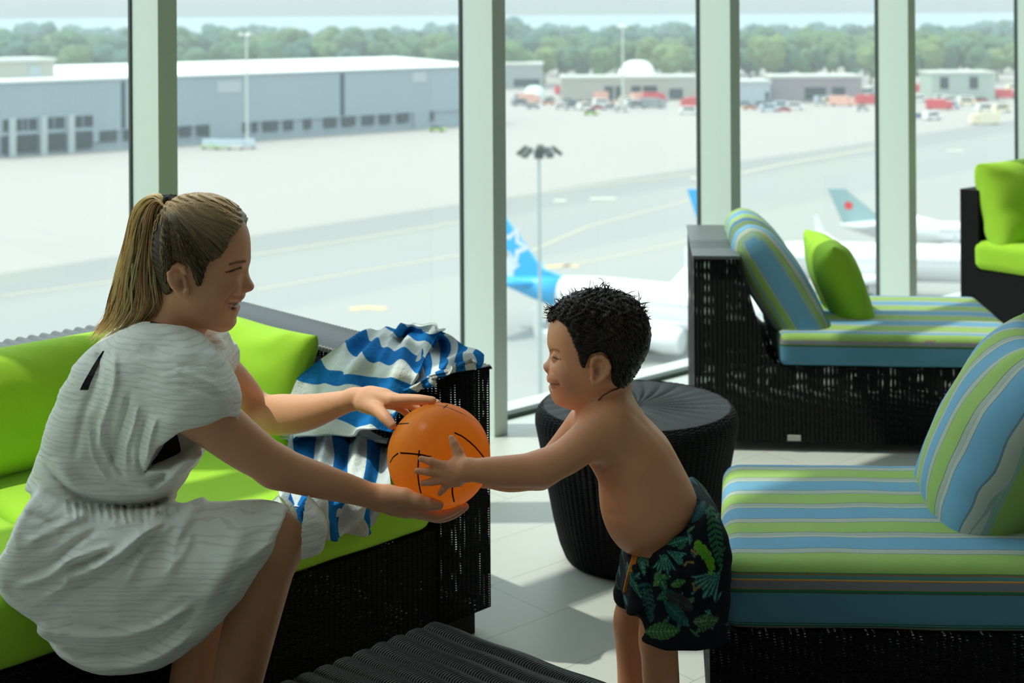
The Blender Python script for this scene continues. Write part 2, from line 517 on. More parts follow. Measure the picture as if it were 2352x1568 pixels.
block('maintenance_shed', (1290, 1602), 232, 7.6, 14, G3, 'long low warm-grey shed below the white dome shelter', roof=G2,
      windows=((1390, 1410, 0.5, 5), (1415, 1428, .5, 5), (1452, 1474, 0.5, 5), (1480, 1512, 0.5, 5), (1540, 1572, 0.5, 4)))
block('storage_shed', (1640, 1772), 240, 7.0, 12, plain('pale_blue_cladding', (0.42, 0.50, 0.55), 0.7), 'low pale blue shed under the trees between the third and fourth window posts', roof=G2, windows=((1775-15, 1768, .5, 4),))
block('cargo_shed', (1772, 1985), 236, 8.2, 14, plain('mauve_grey_cladding', (0.30, 0.27, 0.29), 0.8), 'low dark mauve shed behind the parked trucks', roof=G2, windows=((1850, 1900, 1, 5), (1915, 1945, 1, 5)))
block('glass_office', (2140, 2290), 232, 9.0, 14, plain('pale_green_cladding', (0.40, 0.48, 0.43), 0.6), 'pale green low office at the treeline on the far right', roof=G2, windows=((2160, 2180, 4, 8), (2230, 2250, 4, 8)))
# dome shelter and round tank
def dome(name, px0, px1, yb, hgt, mat, label, cat):
    a, b = ground(px0, yb), ground(px1, yb)
    root = None
    w = (b.x - a.x) / 2
    bm = bmesh.new()
    nx, ny = 18, 8
    grid = []
    for i in range(nx + 1):
        u = i / nx * 2 - 1
        row = []
        for j in range(ny + 1):
            an = math.pi * j / ny
            k = (1 - abs(u) ** 3) ** 0.4
            row.append(bm.verts.new((u * w, -math.cos(an) * 8 * k, math.sin(an) ** 0.7 * hgt * k)))
        grid.append(row)
    for i in range(nx):
        for j in range(ny): bm.faces.new((grid[i][j], grid[i+1][j], grid[i+1][j+1], grid[i][j+1]))
    bmesh.ops.remove_doubles(bm, verts=bm.verts[:], dist=0.001)
    o = put(name, bm_mesh(bm), mat, loc=((a.x + b.x) / 2, a.y + 8, AZ), smooth=True)
    return tag(o, label, cat)
WT = plain('white_fabric_shell', (0.80, 0.84, 0.82), 0.6, var=0.04)
d = dome('dome_shelter', 1426, 1530, 232, 13.2, WT, 'large rounded white shelter rising behind the long low shed', 'shelter')
d.location.y += 16
dome('fuel_tank', 1202, 1254, 234, 5.2, plain('mint_white_shell', (0.62, 0.78, 0.78), 0.5), 'rounded mint-white tank beside the grey flat-roofed block', 'tank')

# ---- vehicles in the yard
PAINT = {k: plain(k + '_vehicle_paint', c, 0.35, 0.5, var=0.03) for k, c in dict(
    red=(0.62, 0.06, 0.07), orange=(0.85, 0.30, 0.10), white=(0.80, 0.81, 0.78), silver=(0.42, 0.46, 0.48), salmon=(0.80, 0.45, 0.36),
    cream=(0.85, 0.78, 0.58), blue=(0.12, 0.22, 0.50), lime=(0.42, 0.68, 0.10), grey=(0.26, 0.30, 0.32), pale_blue=(0.55, 0.66, 0.74)).items()}
TYRE = plain('tyre_rubber', (0.02, 0.02, 0.02), 0.8)
VGL = plain('vehicle_window', (0.03, 0.05, 0.06), 0.15, 0.6)
def vehicle_proto(kind, colour):
    r = empty(kind, (0, 0, AZ))
    if kind == 'car':
        L, W, H, hz = 4.4, 1.8, 1.45, 0.85
        cab = [(-1.5, hz), (1.1, hz), (0.7, H), (-1.1, H)]
    elif kind == 'van':
        L, W, H, hz = 5.6, 2.0, 2.3, 1.2
        cab = [(-2.7, hz), (2.3, hz), (1.7, H), (-2.6, H)]
    else:
        L, W, H, hz = 8.0, 2.5, 3.2, 1.1
        cab = [(2.2, hz), (3.9, hz), (3.7, 2.7), (2.3, 2.7)]
    bm = bmesh.new(); bm_box(bm, -L/2, L/2, -W/2, W/2, 0.35, hz); bevel(bm, 0.12, 2)
    put('body', bm_mesh(bm), PAINT[colour], r)
    bm = bmesh.new(); bm_prism(bm, [(x, -W/2 + .05, z) for x, z in cab], [(x, W/2 - .05, z) for x, z in cab]); bevel(bm, 0.06, 2)
    put('cab', bm_mesh(bm), PAINT[colour] if kind != 'car' else VGL, r)
    if kind == 'truck':
        bm = bmesh.new(); bm_box(bm, -3.9, 2.0, -1.25, 1.25, 1.1, H)
        put('cargo_box', bm_mesh(bm), PAINT[colour], r)
    else:
        bm = bmesh.new(); bm_box(bm, -L/2*.7, L/2*.55, -W/2 + .02, W/2 - .02, hz + .08, H - .25)
        put('side_window', bm_mesh(bm), VGL, r)
    for sx in (-L * .32, L * .32):
        for sy in (-W/2, W/2 - .25):
            bm = bmesh.new()
            q = bmesh.ops.create_cone(bm, cap_ends=True, segments=12, radius1=.38, radius2=.38, depth=.25)['verts']
            bmesh.ops.rotate(bm, verts=q, matrix=Matrix.Rotation(math.pi/2, 3, 'X')); bmesh.ops.translate(bm, verts=q, vec=(sx, sy + .12, .38))
            put('wheel', bm_mesh(bm), TYRE, r)
    return r
protos = {}
vlist = [('truck','red',1299,217,'beside the mint-white tank'), ('car','silver',1262,232,'at the foot of the mint-white tank'), ('truck','salmon',1335,206,'left of the orange truck behind the yard'), ('truck','orange',1368,212,'parked side-on below the trees'),
 ('car','orange',1328,238,'in the middle of the crowded yard'), ('car','red',1355,240,'close behind the small orange car'), ('car','orange',1397,240,'right of the crowded yard'), ('van','grey',1320,246,'in the front row of the yard'),
 ('car','white',1290,250,'at the left of the front row'), ('van','white',1345,252,'beside the lime cart'), ('car','lime',1358,264,'alone at the edge of the apron'), ('car','silver',1400,252,'in the front row'), ('van','cream',1440,238,'against the warm-grey shed'),
 ('truck','red',1502,234,'in front of the shed door'), ('truck','grey',1500,248,'long and low before the red truck'), ('car','white',1428,256,'near the tall mast foot'), ('truck','red',1592,246,'against the third window post'), ('van','white',1580,262,'just in front of the post'),
 ('car','silver',1712,243,'by the pale blue shed'), ('van','pale_blue',1766,256,'in front of the pale blue shed'), ('car','red',1800,256,'next to the pale blue van'), ('car','white',1735,238,'behind the pale blue van'), ('van','cream',1908,240,'before the dark mauve shed'),
 ('car','white',1885,242,'left of the cream van'), ('truck','salmon',1950,232,'at the end of the mauve shed'), ('truck','red',1995,240,'against the fourth window post'), ('car','white',1980,254,'below the red truck'),
 ('truck','red',2120,212,'right of the fourth post, high in the row'), ('truck','salmon',2172,214,'left of the pair of long pale red trucks'), ('truck','salmon',2245,218,'right of the pair of long pale red trucks'), ('van','white',2110,234,'in the second row'), ('van','white',2165,233,'middle of the second row'),
 ('van','white',2215,236,'right in the second row'), ('car','red',2278,228,'beside the last post'), ('truck','red',2310,226,'cut by the last post'), ('van','white',2262,256,'in the third row'), ('van','cream',2300,258,'at the right of the third row'), ('car','blue',2108,272,'nearest, by the fourth post'),
 ('van','white',2140,275,'pale, beside the small blue car'), ('truck','cream',2262,285,'flat pale, out on the apron')]
for kind, colr, x, y, where in vlist:
    key = (kind, colr)
    if key not in protos: v = protos[key] = vehicle_proto(kind, colr)
    else: v = copy_tree(protos[key])
    p = ground(x, y)
    v.location = (p.x, p.y, AZ); v.rotation_euler = (0, 0, rr.choice((0, 0.2, math.pi, 0.5, -0.4)))
    tag(v, 'small distant %s %s %s' % (colr.replace('_', ' '), kind, where), kind)
# the jumble of further service vehicles parked across the yard
jr = random.Random(12)
spots = []
for q in range(64):
    while True:
        x, y = jr.choice((jr.uniform(1172, 1600), jr.uniform(1285, 1420), jr.uniform(1700, 2010), jr.uniform(2100, 2330))), jr.uniform(206, 252)
        if all(abs(x - a_) > 13 or abs(y - b_) > 5 for a_, b_ in spots + [(v_[2], v_[3]) for v_ in vlist]): break
    spots.append((x, y))
    key = jr.choice((('car', 'white'), ('van', 'white'), ('car', 'silver'), ('car', 'orange'), ('truck', 'red'), ('van', 'cream'), ('truck', 'salmon'), ('car', 'red'), ('van', 'grey'), ('van', 'pale_blue')))
    v = copy_tree(protos[key]); p = ground(x, y)
    v.location = (p.x, p.y, AZ); v.rotation_euler = (0, 0, jr.uniform(-.5, .5))
    w_ = 'third' if x < 1650 else 'fourth' if x < 2050 else 'fifth'
    nm = key[1].replace('_', ' ')
    tag(v, '%s %s lost in the jumble of yard vehicles beyond the %s pane' % (nm, key[0], w_), key[0], '%s %ss in the yard, %s pane' % (nm, key[0], w_))
# baggage dollies near the hangar
def dolly(x, y, c, where):
    p = ground(x, y)
    r = empty('baggage_cart', (p.x, p.y, AZ), 0.1, 'small baggage cart %s' % where, 'cart')
    bm = bmesh.new(); bm_box(bm, -1.8, 1.8, -.9, .9, .5, .8); put('deck', bm_mesh(bm), PAINT[c], r)
    bm = bmesh.new(); bm_box(bm, -1.6, 1.6, -.8, .8, .8, 2.2); bevel(bm, .15, 2); put('canopy', bm_mesh(bm), PAINT['pale_blue'], r)
    for sx in (-1.5, 1.1):
        bm = bmesh.new(); bm_box(bm, sx, sx + .4, -.9, .9, 0, .5); bevel(bm, .12, 2); put('wheel_pair', bm_mesh(bm), TYRE, r)
for x, y, c, w in ((482, 342, 'lime', 'with a lime deck, leftmost of the four by the hangar'), (512, 343, 'lime', 'with a lime deck, second of the four by the hangar'), (542, 343, 'cream', 'with a cream deck, third of the four by the hangar'), (568, 342, 'silver', 'with a silver deck, rightmost of the four by the hangar')):
    dolly(x, y, c, w)
for x, y, w in ((1008, 262, 'by the right end of the hangar'),):
    p = ground(x, y + 20); v = copy_tree(protos[('van', 'cream')]); v.location = (p.x, p.y, AZ); tag(v, 'cream van parked ' + w, 'van')
p = ground(1005, 302); v = copy_tree(protos[('car', 'lime')]); v.location = (p.x, p.y, AZ); tag(v, 'lime car alone on the pale concrete before the hangar', 'car')

# ---- masts
def mast(px, y_top, Y, head, thick, mat, label):
    top = at(px, y_top, Y)
    r = empty('light_mast', (top.x, top.y, AZ), 0, label, 'mast')
    H = top.z - AZ
    bm = bmesh.new(); tube_bm(bm, [(0, 0, 0), (0, 0, H * .5), (0, 0, H)], [thick, thick * .8, thick * .62], 10); put('pole', bm_mesh(bm), mat[0], r)
    bm = bmesh.new(); tube_bm(bm, [(0, 0, H - .35), (0, 0, H + .35)], [head * .13, head * .10], 10)
    tube_bm(bm, [(-head * .42, 0, H + .05), (head * .42, 0, H + .05)], .05, 6); put('crossarm', bm_mesh(bm), mat[1], r)
    for k in range(5):
        a = k * 2 * math.pi / 5 + .2
        c = Vector((math.cos(a) * head * .44, math.sin(a) * head * .44, H + .15))
        bm = bmesh.new()
        q = bm_box(bm, -.42, .42, -.25, .25, -.12, .12); bevel(bm, .06, 2)
        bmesh.ops.rotate(bm, verts=bm.verts[:], matrix=Matrix.Rotation(a, 3, 'Z') @ Matrix.Rotation(.7, 3, 'Y'))
        bmesh.ops.translate(bm, verts=bm.verts[:], vec=c)
        put('floodlight', bm_mesh(bm), mat[1], r)
DM = (plain('galvanised_pole', (0.36, 0.44, 0.43), 0.5), plain('dark_floodlight', (0.05, 0.07, 0.06), 0.5))
LM = (plain('pale_pole', (0.55, 0.60, 0.56), 0.5), plain('pale_floodlight', (0.75, 0.78, 0.74), 0.5))
mast(1238, 352, 100, 2.9, .15, DM, 'tall slender floodlight mast with dark lamps before the blue jet tail')
mast(566, 80, 330, 3.6, .35, LM, 'distant pale floodlight mast in front of the long hangar')
mast(1430, 62, 430, 3.0, .4, LM, 'distant pale floodlight mast by the white dome shelter')

# ---- treeline
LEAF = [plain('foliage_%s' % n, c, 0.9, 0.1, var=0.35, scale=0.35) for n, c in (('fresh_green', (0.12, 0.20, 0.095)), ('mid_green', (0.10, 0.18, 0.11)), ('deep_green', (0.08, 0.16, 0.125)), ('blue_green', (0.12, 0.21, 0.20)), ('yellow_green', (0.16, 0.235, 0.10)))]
def tree_mesh(seed):
    rnd = random.Random(seed)
    bm = bmesh.new()
    lumps = [(0, 0, 13, 6.5)] + [(rnd.uniform(-5, 5), rnd.uniform(-4, 4), rnd.uniform(7, 18), rnd.uniform(2.6, 4.6)) for _ in range(11)]
    for x, y, z, r in lumps:
        q = bmesh.ops.create_icosphere(bm, subdivisions=3, radius=r)['verts']
        for v in q:
            n = mnoise.noise(v.co * 0.6 + Vector((seed * 7, x, z))) * 0.35 + mnoise.noise(v.co * 1.7 + Vector((z, seed, y))) * 0.18
            v.co *= 1 + n
            v.co += Vector((x, y, z))
    tube_bm(bm, [(0, 0, 0), (.2, 0, 5), (0, 0, 12)], [.7, .5, .3], 6)
    return bm_mesh(bm, 'tree')
tms = []
for s_ in range(6):
    for li in range(5):
        pass
base_m = [tree_mesh(s_) for s_ in range(5)]
tm = {}
for i, m_ in enumerate(base_m):
    for li in range(5):
        c = m_.copy(); c.materials.append(LEAF[li]); c.polygons.foreach_set('use_smooth', [True] * len(c.polygons)); tm[(i, li)] = c
def tree(px, ytop, Y, li, lab):
    p = at(px, ytop, Y)
    h = p.z - AZ
    o = bpy.data.objects.new('tree', tm[(rr.randrange(5), li)]); COL.objects.link(o)
    s_ = h / 19.5
    o.location = (p.x, Y, AZ); o.scale = (s_ * rr.uniform(.9, 1.25), s_, s_); o.rotation_euler = (0, 0, rr.uniform(0, 6.3))
    pane = 'first' if px < 350 else 'second' if px < 1110 else 'third' if px < 1650 else 'fourth' if px < 2050 else 'fifth'
    a, b = dict(first=(-60, 300), second=(400, 1070), third=(1160, 1610), fourth=(1690, 2015), fifth=(2095, 2340))[pane]
    k = (px - a) / (b - a)
    third = 'left part' if k < .25 else 'middle left' if k < .5 else 'middle right' if k < .75 else 'right part'
    tag(o, lab[0] % ('%s of the %s' % (third, pane)), 'tree', lab[1] + ', %s, %s pane' % (third, pane))
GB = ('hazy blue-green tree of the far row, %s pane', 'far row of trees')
GM = ('mid-green tree of the middle row, %s pane', 'middle row of trees')
GF = ('bright green tree of the front row, %s pane', 'front row of trees')
skyline = [(-40, 64), (60, 56), (100, 74), (170, 62), (230, 68), (290, 66), (340, 66), (420, 72), (490, 60), (560, 66), (590, 60), (660, 66), (700, 72), (760, 68), (800, 66), (860, 66), (920, 68), (1000, 58), (1050, 60), (1160, 46), (1215, 64), (1260, 56), (1330, 64), (1400, 62), (1470, 60), (1530, 54), (1600, 62), (1660, 64), (1740, 60), (1790, 58), (1870, 54), (1950, 58), (2010, 56), (2060, 60), (2130, 54), (2190, 60), (2250, 50), (2310, 46), (2360, 40), (2430, 44)]
for i, (x, y) in enumerate(skyline):
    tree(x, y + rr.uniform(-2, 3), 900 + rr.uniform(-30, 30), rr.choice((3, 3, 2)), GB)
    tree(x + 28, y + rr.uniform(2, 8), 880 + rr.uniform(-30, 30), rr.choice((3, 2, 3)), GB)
x = -60
while x < 2440:
    tree(x, 86 + rr.uniform(-16, 10), 700 + rr.uniform(-30, 30), rr.choice((1, 1, 2, 0)), GM); x += rr.uniform(36, 52)
x = 1140
while x < 2440:
    tree(x, 100 + rr.uniform(-12, 22), 610 + rr.uniform(-30, 30), rr.choice((0, 4, 0, 1, 1, 4)), GF); x += rr.uniform(34, 54)
x = -60
while x < 1100:
    tree(x, 100 + rr.uniform(-8, 18), 610 + rr.uniform(-30, 30), rr.choice((0, 1, 0, 1, 2)), GF); x += rr.uniform(46, 66)

# ---- airliners
JW = plain('white_jet_paint', (0.70, 0.71, 0.71), 0.3, 0.5, var=0.02, scale=.3)
JB = plain('sky_blue_jet_paint', (0.02, 0.40, 0.78), 0.35, 0.5, var=0.05, scale=.3)
JT = plain('teal_grey_jet_paint', (0.30, 0.45, 0.47), 0.35, 0.5, var=0.05, scale=.3)
JR = plain('red_emblem_paint', (0.75, 0.04, 0.05), 0.4)
JG = plain('engine_grey_metal', (0.50, 0.53, 0.54), 0.35, 0.5, var=.05)
JD = plain('dark_gear', (0.04, 0.045, 0.05), 0.6)
def slab(bm, pts, axis, t):
    """pts in a plane; thickness t along axis, tapered edges"""
    A = Vector(axis) * t / 2
    bm_prism(bm, [Vector(p) - A for p in pts], [Vector(p) + A for p in pts])
def star_pts(cx, cz, R, r, rot=0.0):
    return [(cx + (R if k % 2 == 0 else r) * math.sin(rot + k * math.pi / 5), cz + (R if k % 2 == 0 else r) * math.cos(rot + k * math.pi / 5)) for k in range(10)]
def airliner(loc, rz, L=37.0, R=1.98, fin_mat=None, label='', emblem='star', fin_h=5.9):
    r = empty('airliner', loc, rz, label, 'aircraft')
    zc = 3.7 * R / 1.98
    prof = [(0, .25, .9), (1.5, .55, .75), (4, 1.05, .5), (7, 1.5, .25), (10, 1.9, .05), (12, R, 0), (L - 7, R, 0), (L - 4, R * .93, -.08), (L - 2, R * .72, -.28), (L - .6, R * .4, -.5), (L, .12, -.62)]
    bm = bmesh.new(); tube_bm(bm, [(x, 0, zc + dz) for x, rr_, dz in prof], [q for _, q, _ in prof], 28)
    put('fuselage', bm_mesh(bm), JW, r, smooth=True)
    if emblem == 'star':
        bm = bmesh.new(); tube_bm(bm, [(x, 0, zc + dz) for x, rr_, dz in prof[:4]], [q + .03 for _, q, _ in prof[:4]], 28)
        put('painted_tail_cone', bm_mesh(bm), fin_mat, r, smooth=True)
    # fin
    zb = zc + R * .75
    fin = [(-1.6, zb + fin_h), (.4, zb + fin_h), (4.9, zb + .9), (7.4, zb), (.3, zb - .2), (1.0, zb)]
    fin = [(-1.6, zb + fin_h), (.5, zb + fin_h), (4.9, zb + .8), (7.6, zb + .1), (7.6, zb - .4), (0.5, zb - .5)]
    bm = bmesh.new(); slab(bm, [(x, 0, z) for x, z in fin], (0, 1, 0), .34); bevel(bm, .1, 2)
    f = put('fin', bm_mesh(bm), fin_mat, r)
    sc_ = fin_h / 5.9
    def sticker(pts, mat, y, name):
        bm = bmesh.new()
        for s_ in (-1, 1):
            vs = [bm.verts.new((x, s_ * (y), z)) for x, z in pts]
            c = bm.verts.new((sum(p[0] for p in pts) / len(pts), s_ * y, sum(p[1] for p in pts) / len(pts)))
            for k in range(len(vs)): bm.faces.new((vs[k], vs[(k + 1) % len(vs)], c))
        o = put(name, bm_mesh(bm), mat, f); return o
    if emblem == 'star':
        sticker(star_pts(1.7, zb + 2.7, 2.0, 1.05, .35), JW, .185, 'white_star')
        sticker(star_pts(1.7, zb + 2.75, 1.25, .55, .35), JB, .20, 'blue_star')
        sticker(star_pts(1.2, zb + .7, 1.5, .8, .1), JW, .185, 'lower_star')
    else:
        lz, lx = zb + fin_h * .52, .95
        leaf = []
        for k in range(22):
            a = k * 2 * math.pi / 22; rad = (1.0 if k % 2 == 0 else .62) * .85 * sc_
            leaf.append((lx + rad * math.sin(a), lz + rad * math.cos(a)))
        sticker(leaf, JR, .2, 'red_leaf')
    for s_ in (-1, 1):
        bm = bmesh.new(); slab(bm, [(1.2, s_ * .6, zc + 1.0), (4.6, s_ * .8, zc + 1.0), (1.9, s_ * 6.0, zc + 1.5), (.5, s_ * 6.0, zc + 1.5)], (0, 0, 1), .24)
        put('stabilizer', bm_mesh(bm), JW if emblem != 'star' else JB, r)
        bm = bmesh.new(); slab(bm, [(L * .40, s_ * 1.5, zc - 1.2), (L * .58, s_ * 1.5, zc - 1.2), (L * .44, s_ * 9, zc - .5), (L * .375, s_ * 16.5, zc + .2), (L * .345, s_ * 16.5, zc + .2), (L * .385, s_ * 6, zc - .7)], (0, 0, 1), .45); bevel(bm, .1, 2)
        w = put('wing', bm_mesh(bm), JW, r)
        bm = bmesh.new(); slab(bm, [(L * .345, s_ * 16.5, zc + .2), (L * .372, s_ * 16.5, zc + .2), (L * .35, s_ * 16.9, zc + 2.4), (L * .34, s_ * 16.9, zc + 2.4)], (0, 1, 0), .12)
        put('winglet', bm_mesh(bm), JW, w)
        ex, ey, ez = L * .52, s_ * 5.6, zc - 1.75
        bm = bmesh.new(); tube_bm(bm, [(ex - 2.4, ey, ez + .1), (ex - 1.2, ey, ez), (ex + .4, ey, ez), (ex + 1.7, ey, ez), (ex + 2.0, ey, ez)], [.55, .95, 1.18, 1.12, 1.0], 24)
        e_ = put('engine', bm_mesh(bm), JW, r, smooth=True)
        bm = bmesh.new(); tube_bm(bm, [(ex + 1.95, ey, ez), (ex + 2.03, ey, ez)], [.9, .9], 20); put('engine_intake', bm_mesh(bm), JG, e_)
        bm = bmesh.new(); tube_bm(bm, [(L * .46, s_ * 2.6, zc - 1.5), (L * .46, s_ * 2.6, .5)], .14, 8)
        for q in (-.35, .35): tube_bm(bm, [(L * .46, s_ * 2.6 + q - .2, .58), (L * .46, s_ * 2.6 + q + .2, .58)], .58, 16)
        put('landing_gear', bm_mesh(bm), JD, r)
    bm = bmesh.new(); tube_bm(bm, [(L - 5, 0, zc - 1.5), (L - 5, 0, .4)], .12, 8); tube_bm(bm, [(L - 5, -.3, .4), (L - 5, .3, .4)], .4, 14)
    put('landing_gear', bm_mesh(bm), JD, r)
    bm = bmesh.new()
    for k in range(44):
        x = 9 + k * (L - 14) / 44
        for s_ in (-1, 1): bm_box(bm, x, x + .25, s_ * (R * .985) - .03, s_ * (R * .985) + .03, zc + .3, zc + .65)
    put('window_row', bm_mesh(bm), JG, r)
    return r
tA = at(1172, 600, 136.0)
airliner((tA.x - 1.3, 136.5, AZ), -0.50, fin_mat=JB, label='white jet with a sky-blue star-marked tail behind the near floodlight mast')
tB = at(1600, 600, 152.0)
airliner((tB.x + .7, 152.5, AZ), -0.16, fin_mat=JB, label='white jet whose blue tail is hidden behind the third window post')
tC = at(1905, 430, 176.0)
airliner((tC.x + 1.6, 177.0, AZ), -0.10, L=30, R=1.4, fin_mat=JT, emblem='leaf', fin_h=4.4, label='smaller jet with a red leaf on its teal-grey tail, right of the fourth pane')

# ---- summer haze over the airfield
hz = bpy.data.materials.new('summer_haze'); hz.use_nodes = True
hz.node_tree.nodes.clear()
ho = hz.node_tree.nodes.new('ShaderNodeOutputMaterial'); hv = hz.node_tree.nodes.new('ShaderNodeVolumeScatter')
hv.inputs['Color'].default_value = (0.86, 0.93, 1.0, 1); hv.inputs['Density'].default_value = 0.00055; hv.inputs['Anisotropy'].default_value = 0.3
hz.node_tree.links.new(hv.outputs[0], ho.inputs['Volume'])
bm = bmesh.new(); bm_box(bm, -700, 700, 180, 1000, 0.5, 45)
o = put('haze', bm_mesh(bm), hz, loc=(0, 0, AZ)); tag(o, 'thin bluish haze hanging over the distant airfield', 'haze', kind='stuff')
# ------------------------------------------------------------------ furniture
def local_put(name, bm, mat, parent, smooth=False, uv=True, bev=None):
    if bev: bevel(bm, *bev)
    me = bm_mesh(bm, name)
    if uv: box_uv(me)
    return put(name, me, mat, parent, smooth=smooth)

def cushion_mesh(sx, sy, sz, r, puff=0.0, seg=10, corner=None, wr=0.0, seed=0, stripe=None):
    """soft rounded block, base at z=0; corner(x,y)->(x,y) remaps the plan; stripe(x,y,z)->float stored in 's'"""
    n = 48
    def axis(n, a):
        return np.linspace(-a, a, n)
    faces = {}
    V, Q = [], []
    nx, ny, nz = max(8, int(sx / .016)), max(8, int(sy / .016)), max(8, int(sz / .01))
    nx, ny, nz = min(nx, 90), min(ny, 70), min(nz, 18)
    idx = {}
    def vid(i, j, k):
        key = (i, j, k)
        if key not in idx:
            idx[key] = len(V)
            V.append(((i / nx - .5) * sx, (j / ny - .5) * sy, (k / nz - .5) * sz))
        return idx[key]
    for k in (0, nz):
        for i in range(nx):
            for j in range(ny):
                q = [vid(i, j, k), vid(i+1, j, k), vid(i+1, j+1, k), vid(i, j+1, k)]
                Q.append(q if k else q[::-1])
    for j in (0, ny):
        for i in range(nx):
            for k in range(nz):
                q = [vid(i, j, k), vid(i+1, j, k), vid(i+1, j, k+1), vid(i, j, k+1)]
                Q.append(q if j == 0 else q[::-1])
    for i in (0, nx):
        for j in range(ny):
            for k in range(nz):
                q = [vid(i, j, k), vid(i, j+1, k), vid(i, j+1, k+1), vid(i, j, k+1)]
                Q.append(q if i else q[::-1])
    V = np.array(V)
    H = np.array([sx, sy, sz]) / 2
    inner = np.clip(V, -(H - r), H - r)
    d = V - inner
    l = np.linalg.norm(d, axis=1, keepdims=True)
    P = np.where(l > 1e-9, inner + d / np.maximum(l, 1e-9) * r, V)
    S = P.copy()
    u, v = P[:, 0] / H[0], P[:, 1] / H[1]
    P[:, 2] += puff * (1 - np.clip(u, -1, 1) ** 4) * (1 - np.clip(v, -1, 1) ** 4) * np.sign(P[:, 2]) * (np.abs(P[:, 2]) > H[2] * .5)
    if wr:
        for q in range(len(P)):
            p = Vector(P[q])
            P[q] += np.array([0, 0, 1]) * wr * mnoise.noise(p * 9 + Vector((seed, 0, 0)))
            P[q, 1] += wr * .7 * mnoise.noise(p * 12 + Vector((0, seed, 3)))
    P[:, 2] += H[2]
    at_ = {}
    if stripe is not None:
        at_['s'] = ('FLOAT', np.array([stripe(*p) for p in P]))
    if corner is not None:
        for q in range(len(P)):
            P[q, 0], P[q, 1] = corner(P[q, 0], P[q, 1])
    return np_mesh('cushion', P, Q, at_)

def mat_stripes():
    t = NT('striped_awning_fabric')
    s = t.attr('s')
    per = 0.157
    G, B, W, D = (0.35, 0.54, 0.14), (0.18, 0.41, 0.60), (0.42, 0.47, 0.40), (0.10, 0.15, 0.16)
    w1, w2 = G, B
    k = t.math('FRACT', t.math('DIVIDE', t.math('ADD', s, 10 * per), per))
    stops = []
    def band(a, b, c): stops.append((a, c))
    band(0.0, .33, G); band(.325, 0, D); band(.335, 0, W); band(.375, 0, (0.50, 0.55, 0.47)); band(.395, 0, (.30, .40, .38)); band(.405, 0, (0.47, 0.52, 0.45)); band(.46, 0, (.16, .25, .30)); band(.475, 0, B)
    band(.815, 0, (.16, .25, .30)); band(.825, 0, (.5, .55, .48)); band(.87, 0, (0.50, 0.55, 0.47)); band(.89, 0, (.30, .40, .36)); band(.90, 0, W); band(.985, 0, D); stops.append((1.0, G))
    top = t.ramp(k, stops, 'CONSTANT')
    # the front boxing: s from -0.125 (bottom) to 0
    f = t.math('DIVIDE', t.math('ADD', s, 0.13), 0.13, clamp=True)
    B2 = (0.10, 0.27, 0.40)
    fs = [(0.0, (.25, .25, .24)), (.10, (.03, .12, .07)), (.13, (.10, .28, .36)), (.15, (.02, .13, .08)), (.17, B2), (.62, (.10, .10, .05)), (.635, (.02, .20, .10)), (.67, (.45, .25, .08)), (.68, (.25, .25, .30)), (.79, (.65, .16, .05)),
          (.80, (.80, .45, .10)), (.82, (.12, .30, .30)), (.87, (.40, .16, .08)), (.885, (.08, .25, .10)), (.90, G), (1.0, G)]
    front = t.ramp(f, fs, 'CONSTANT')
    col = t.mix(t.math('LESS_THAN', s, 0.0), top, front)
    co = t.coord()
    col = t.mix(t.math('MULTIPLY', t.noise(co, 20, 3), 0.12), col, (0.05, 0.10, 0.08))
    t.base(col, 0.8, 0.2)
    h = t.math('ADD', t.math('MULTIPLY', t.noise(co, 8, 3), 6.0), t.math('MULTIPLY', t.noise(co, 900, 1), 0.3))
    t.bump(h, 0.0006)
    return t.m
M['stripes'] = mat_stripes()

# --- the corner sofa on the left
ST = math.radians(43.66)
SC0 = atz(1128, 1450, 0.0)
sofa = empty('sofa', (SC0.x, SC0.y, 0), ST, 'long black wicker sofa with lime cushions along the windows, under the woman', 'sofa')
SW_ = 0.985; SH = 0.582
def shell_box(x0, x1, y0, y1, z0, z1, t=0.012, bottom=False):
    bm = bmesh.new(); bm_box(bm, x0, x1, y0, y1, z0, z1)
    return bm
bm = shell_box(-0.15, 0, 0, SW_, 0.055, SH)
local_put('armrest', bm, M['wicker'], sofa, bev=(0.018, 3), smooth=True)
bm = shell_box(-2.5, -0.15, SW_ - 0.13, SW_, 0.055, SH)
local_put('backrest', bm, M['wicker'], sofa, bev=(0.018, 3), smooth=True)
# solid woven tops laid over arm and back: rolled cords run across them
def corded_top(x0, x1, y0, y1, z, along='x', pitch=0.012, amp=0.0022):
    """fine ribbed woven strip; ribs run across, repeated along the axis"""
    bm = bmesh.new()
    L = (x1 - x0) if along == 'x' else (y1 - y0)
    n = int(L / pitch) * 6
    W = (y1 - y0) if along == 'x' else (x1 - x0)
    prof = [(-0.5, -0.012), (-0.49, -0.004), (-0.46, 0.0), (0, 0.001), (0.46, 0.0), (0.49, -0.004), (0.5, -0.012)]
    rows = []
    for i in range(n + 1):
        s = L * i / n
        h = abs(math.sin(math.pi * s / pitch)) * amp
        row = []
        for w, dz in prof:
            ww = w * (W + 2 * h) + W / 2
            zz = z + dz + h
            row.append(bm.verts.new((x0 + s, y0 + ww, zz) if along == 'x' else (x0 + ww, y0 + s, zz)))
        rows.append(row)
    for a, b in zip(rows, rows[1:]):
        for k in range(len(prof) - 1): bm.faces.new((a[k], b[k], b[k+1], a[k+1]))
    return bm
M['cord'] = plain('sky_tinted_woven_cord', (0.045, 0.052, 0.060), 0.36, 0.8, var=0.25, scale=50)  # bluish sky reflection is put into this lighter base colour
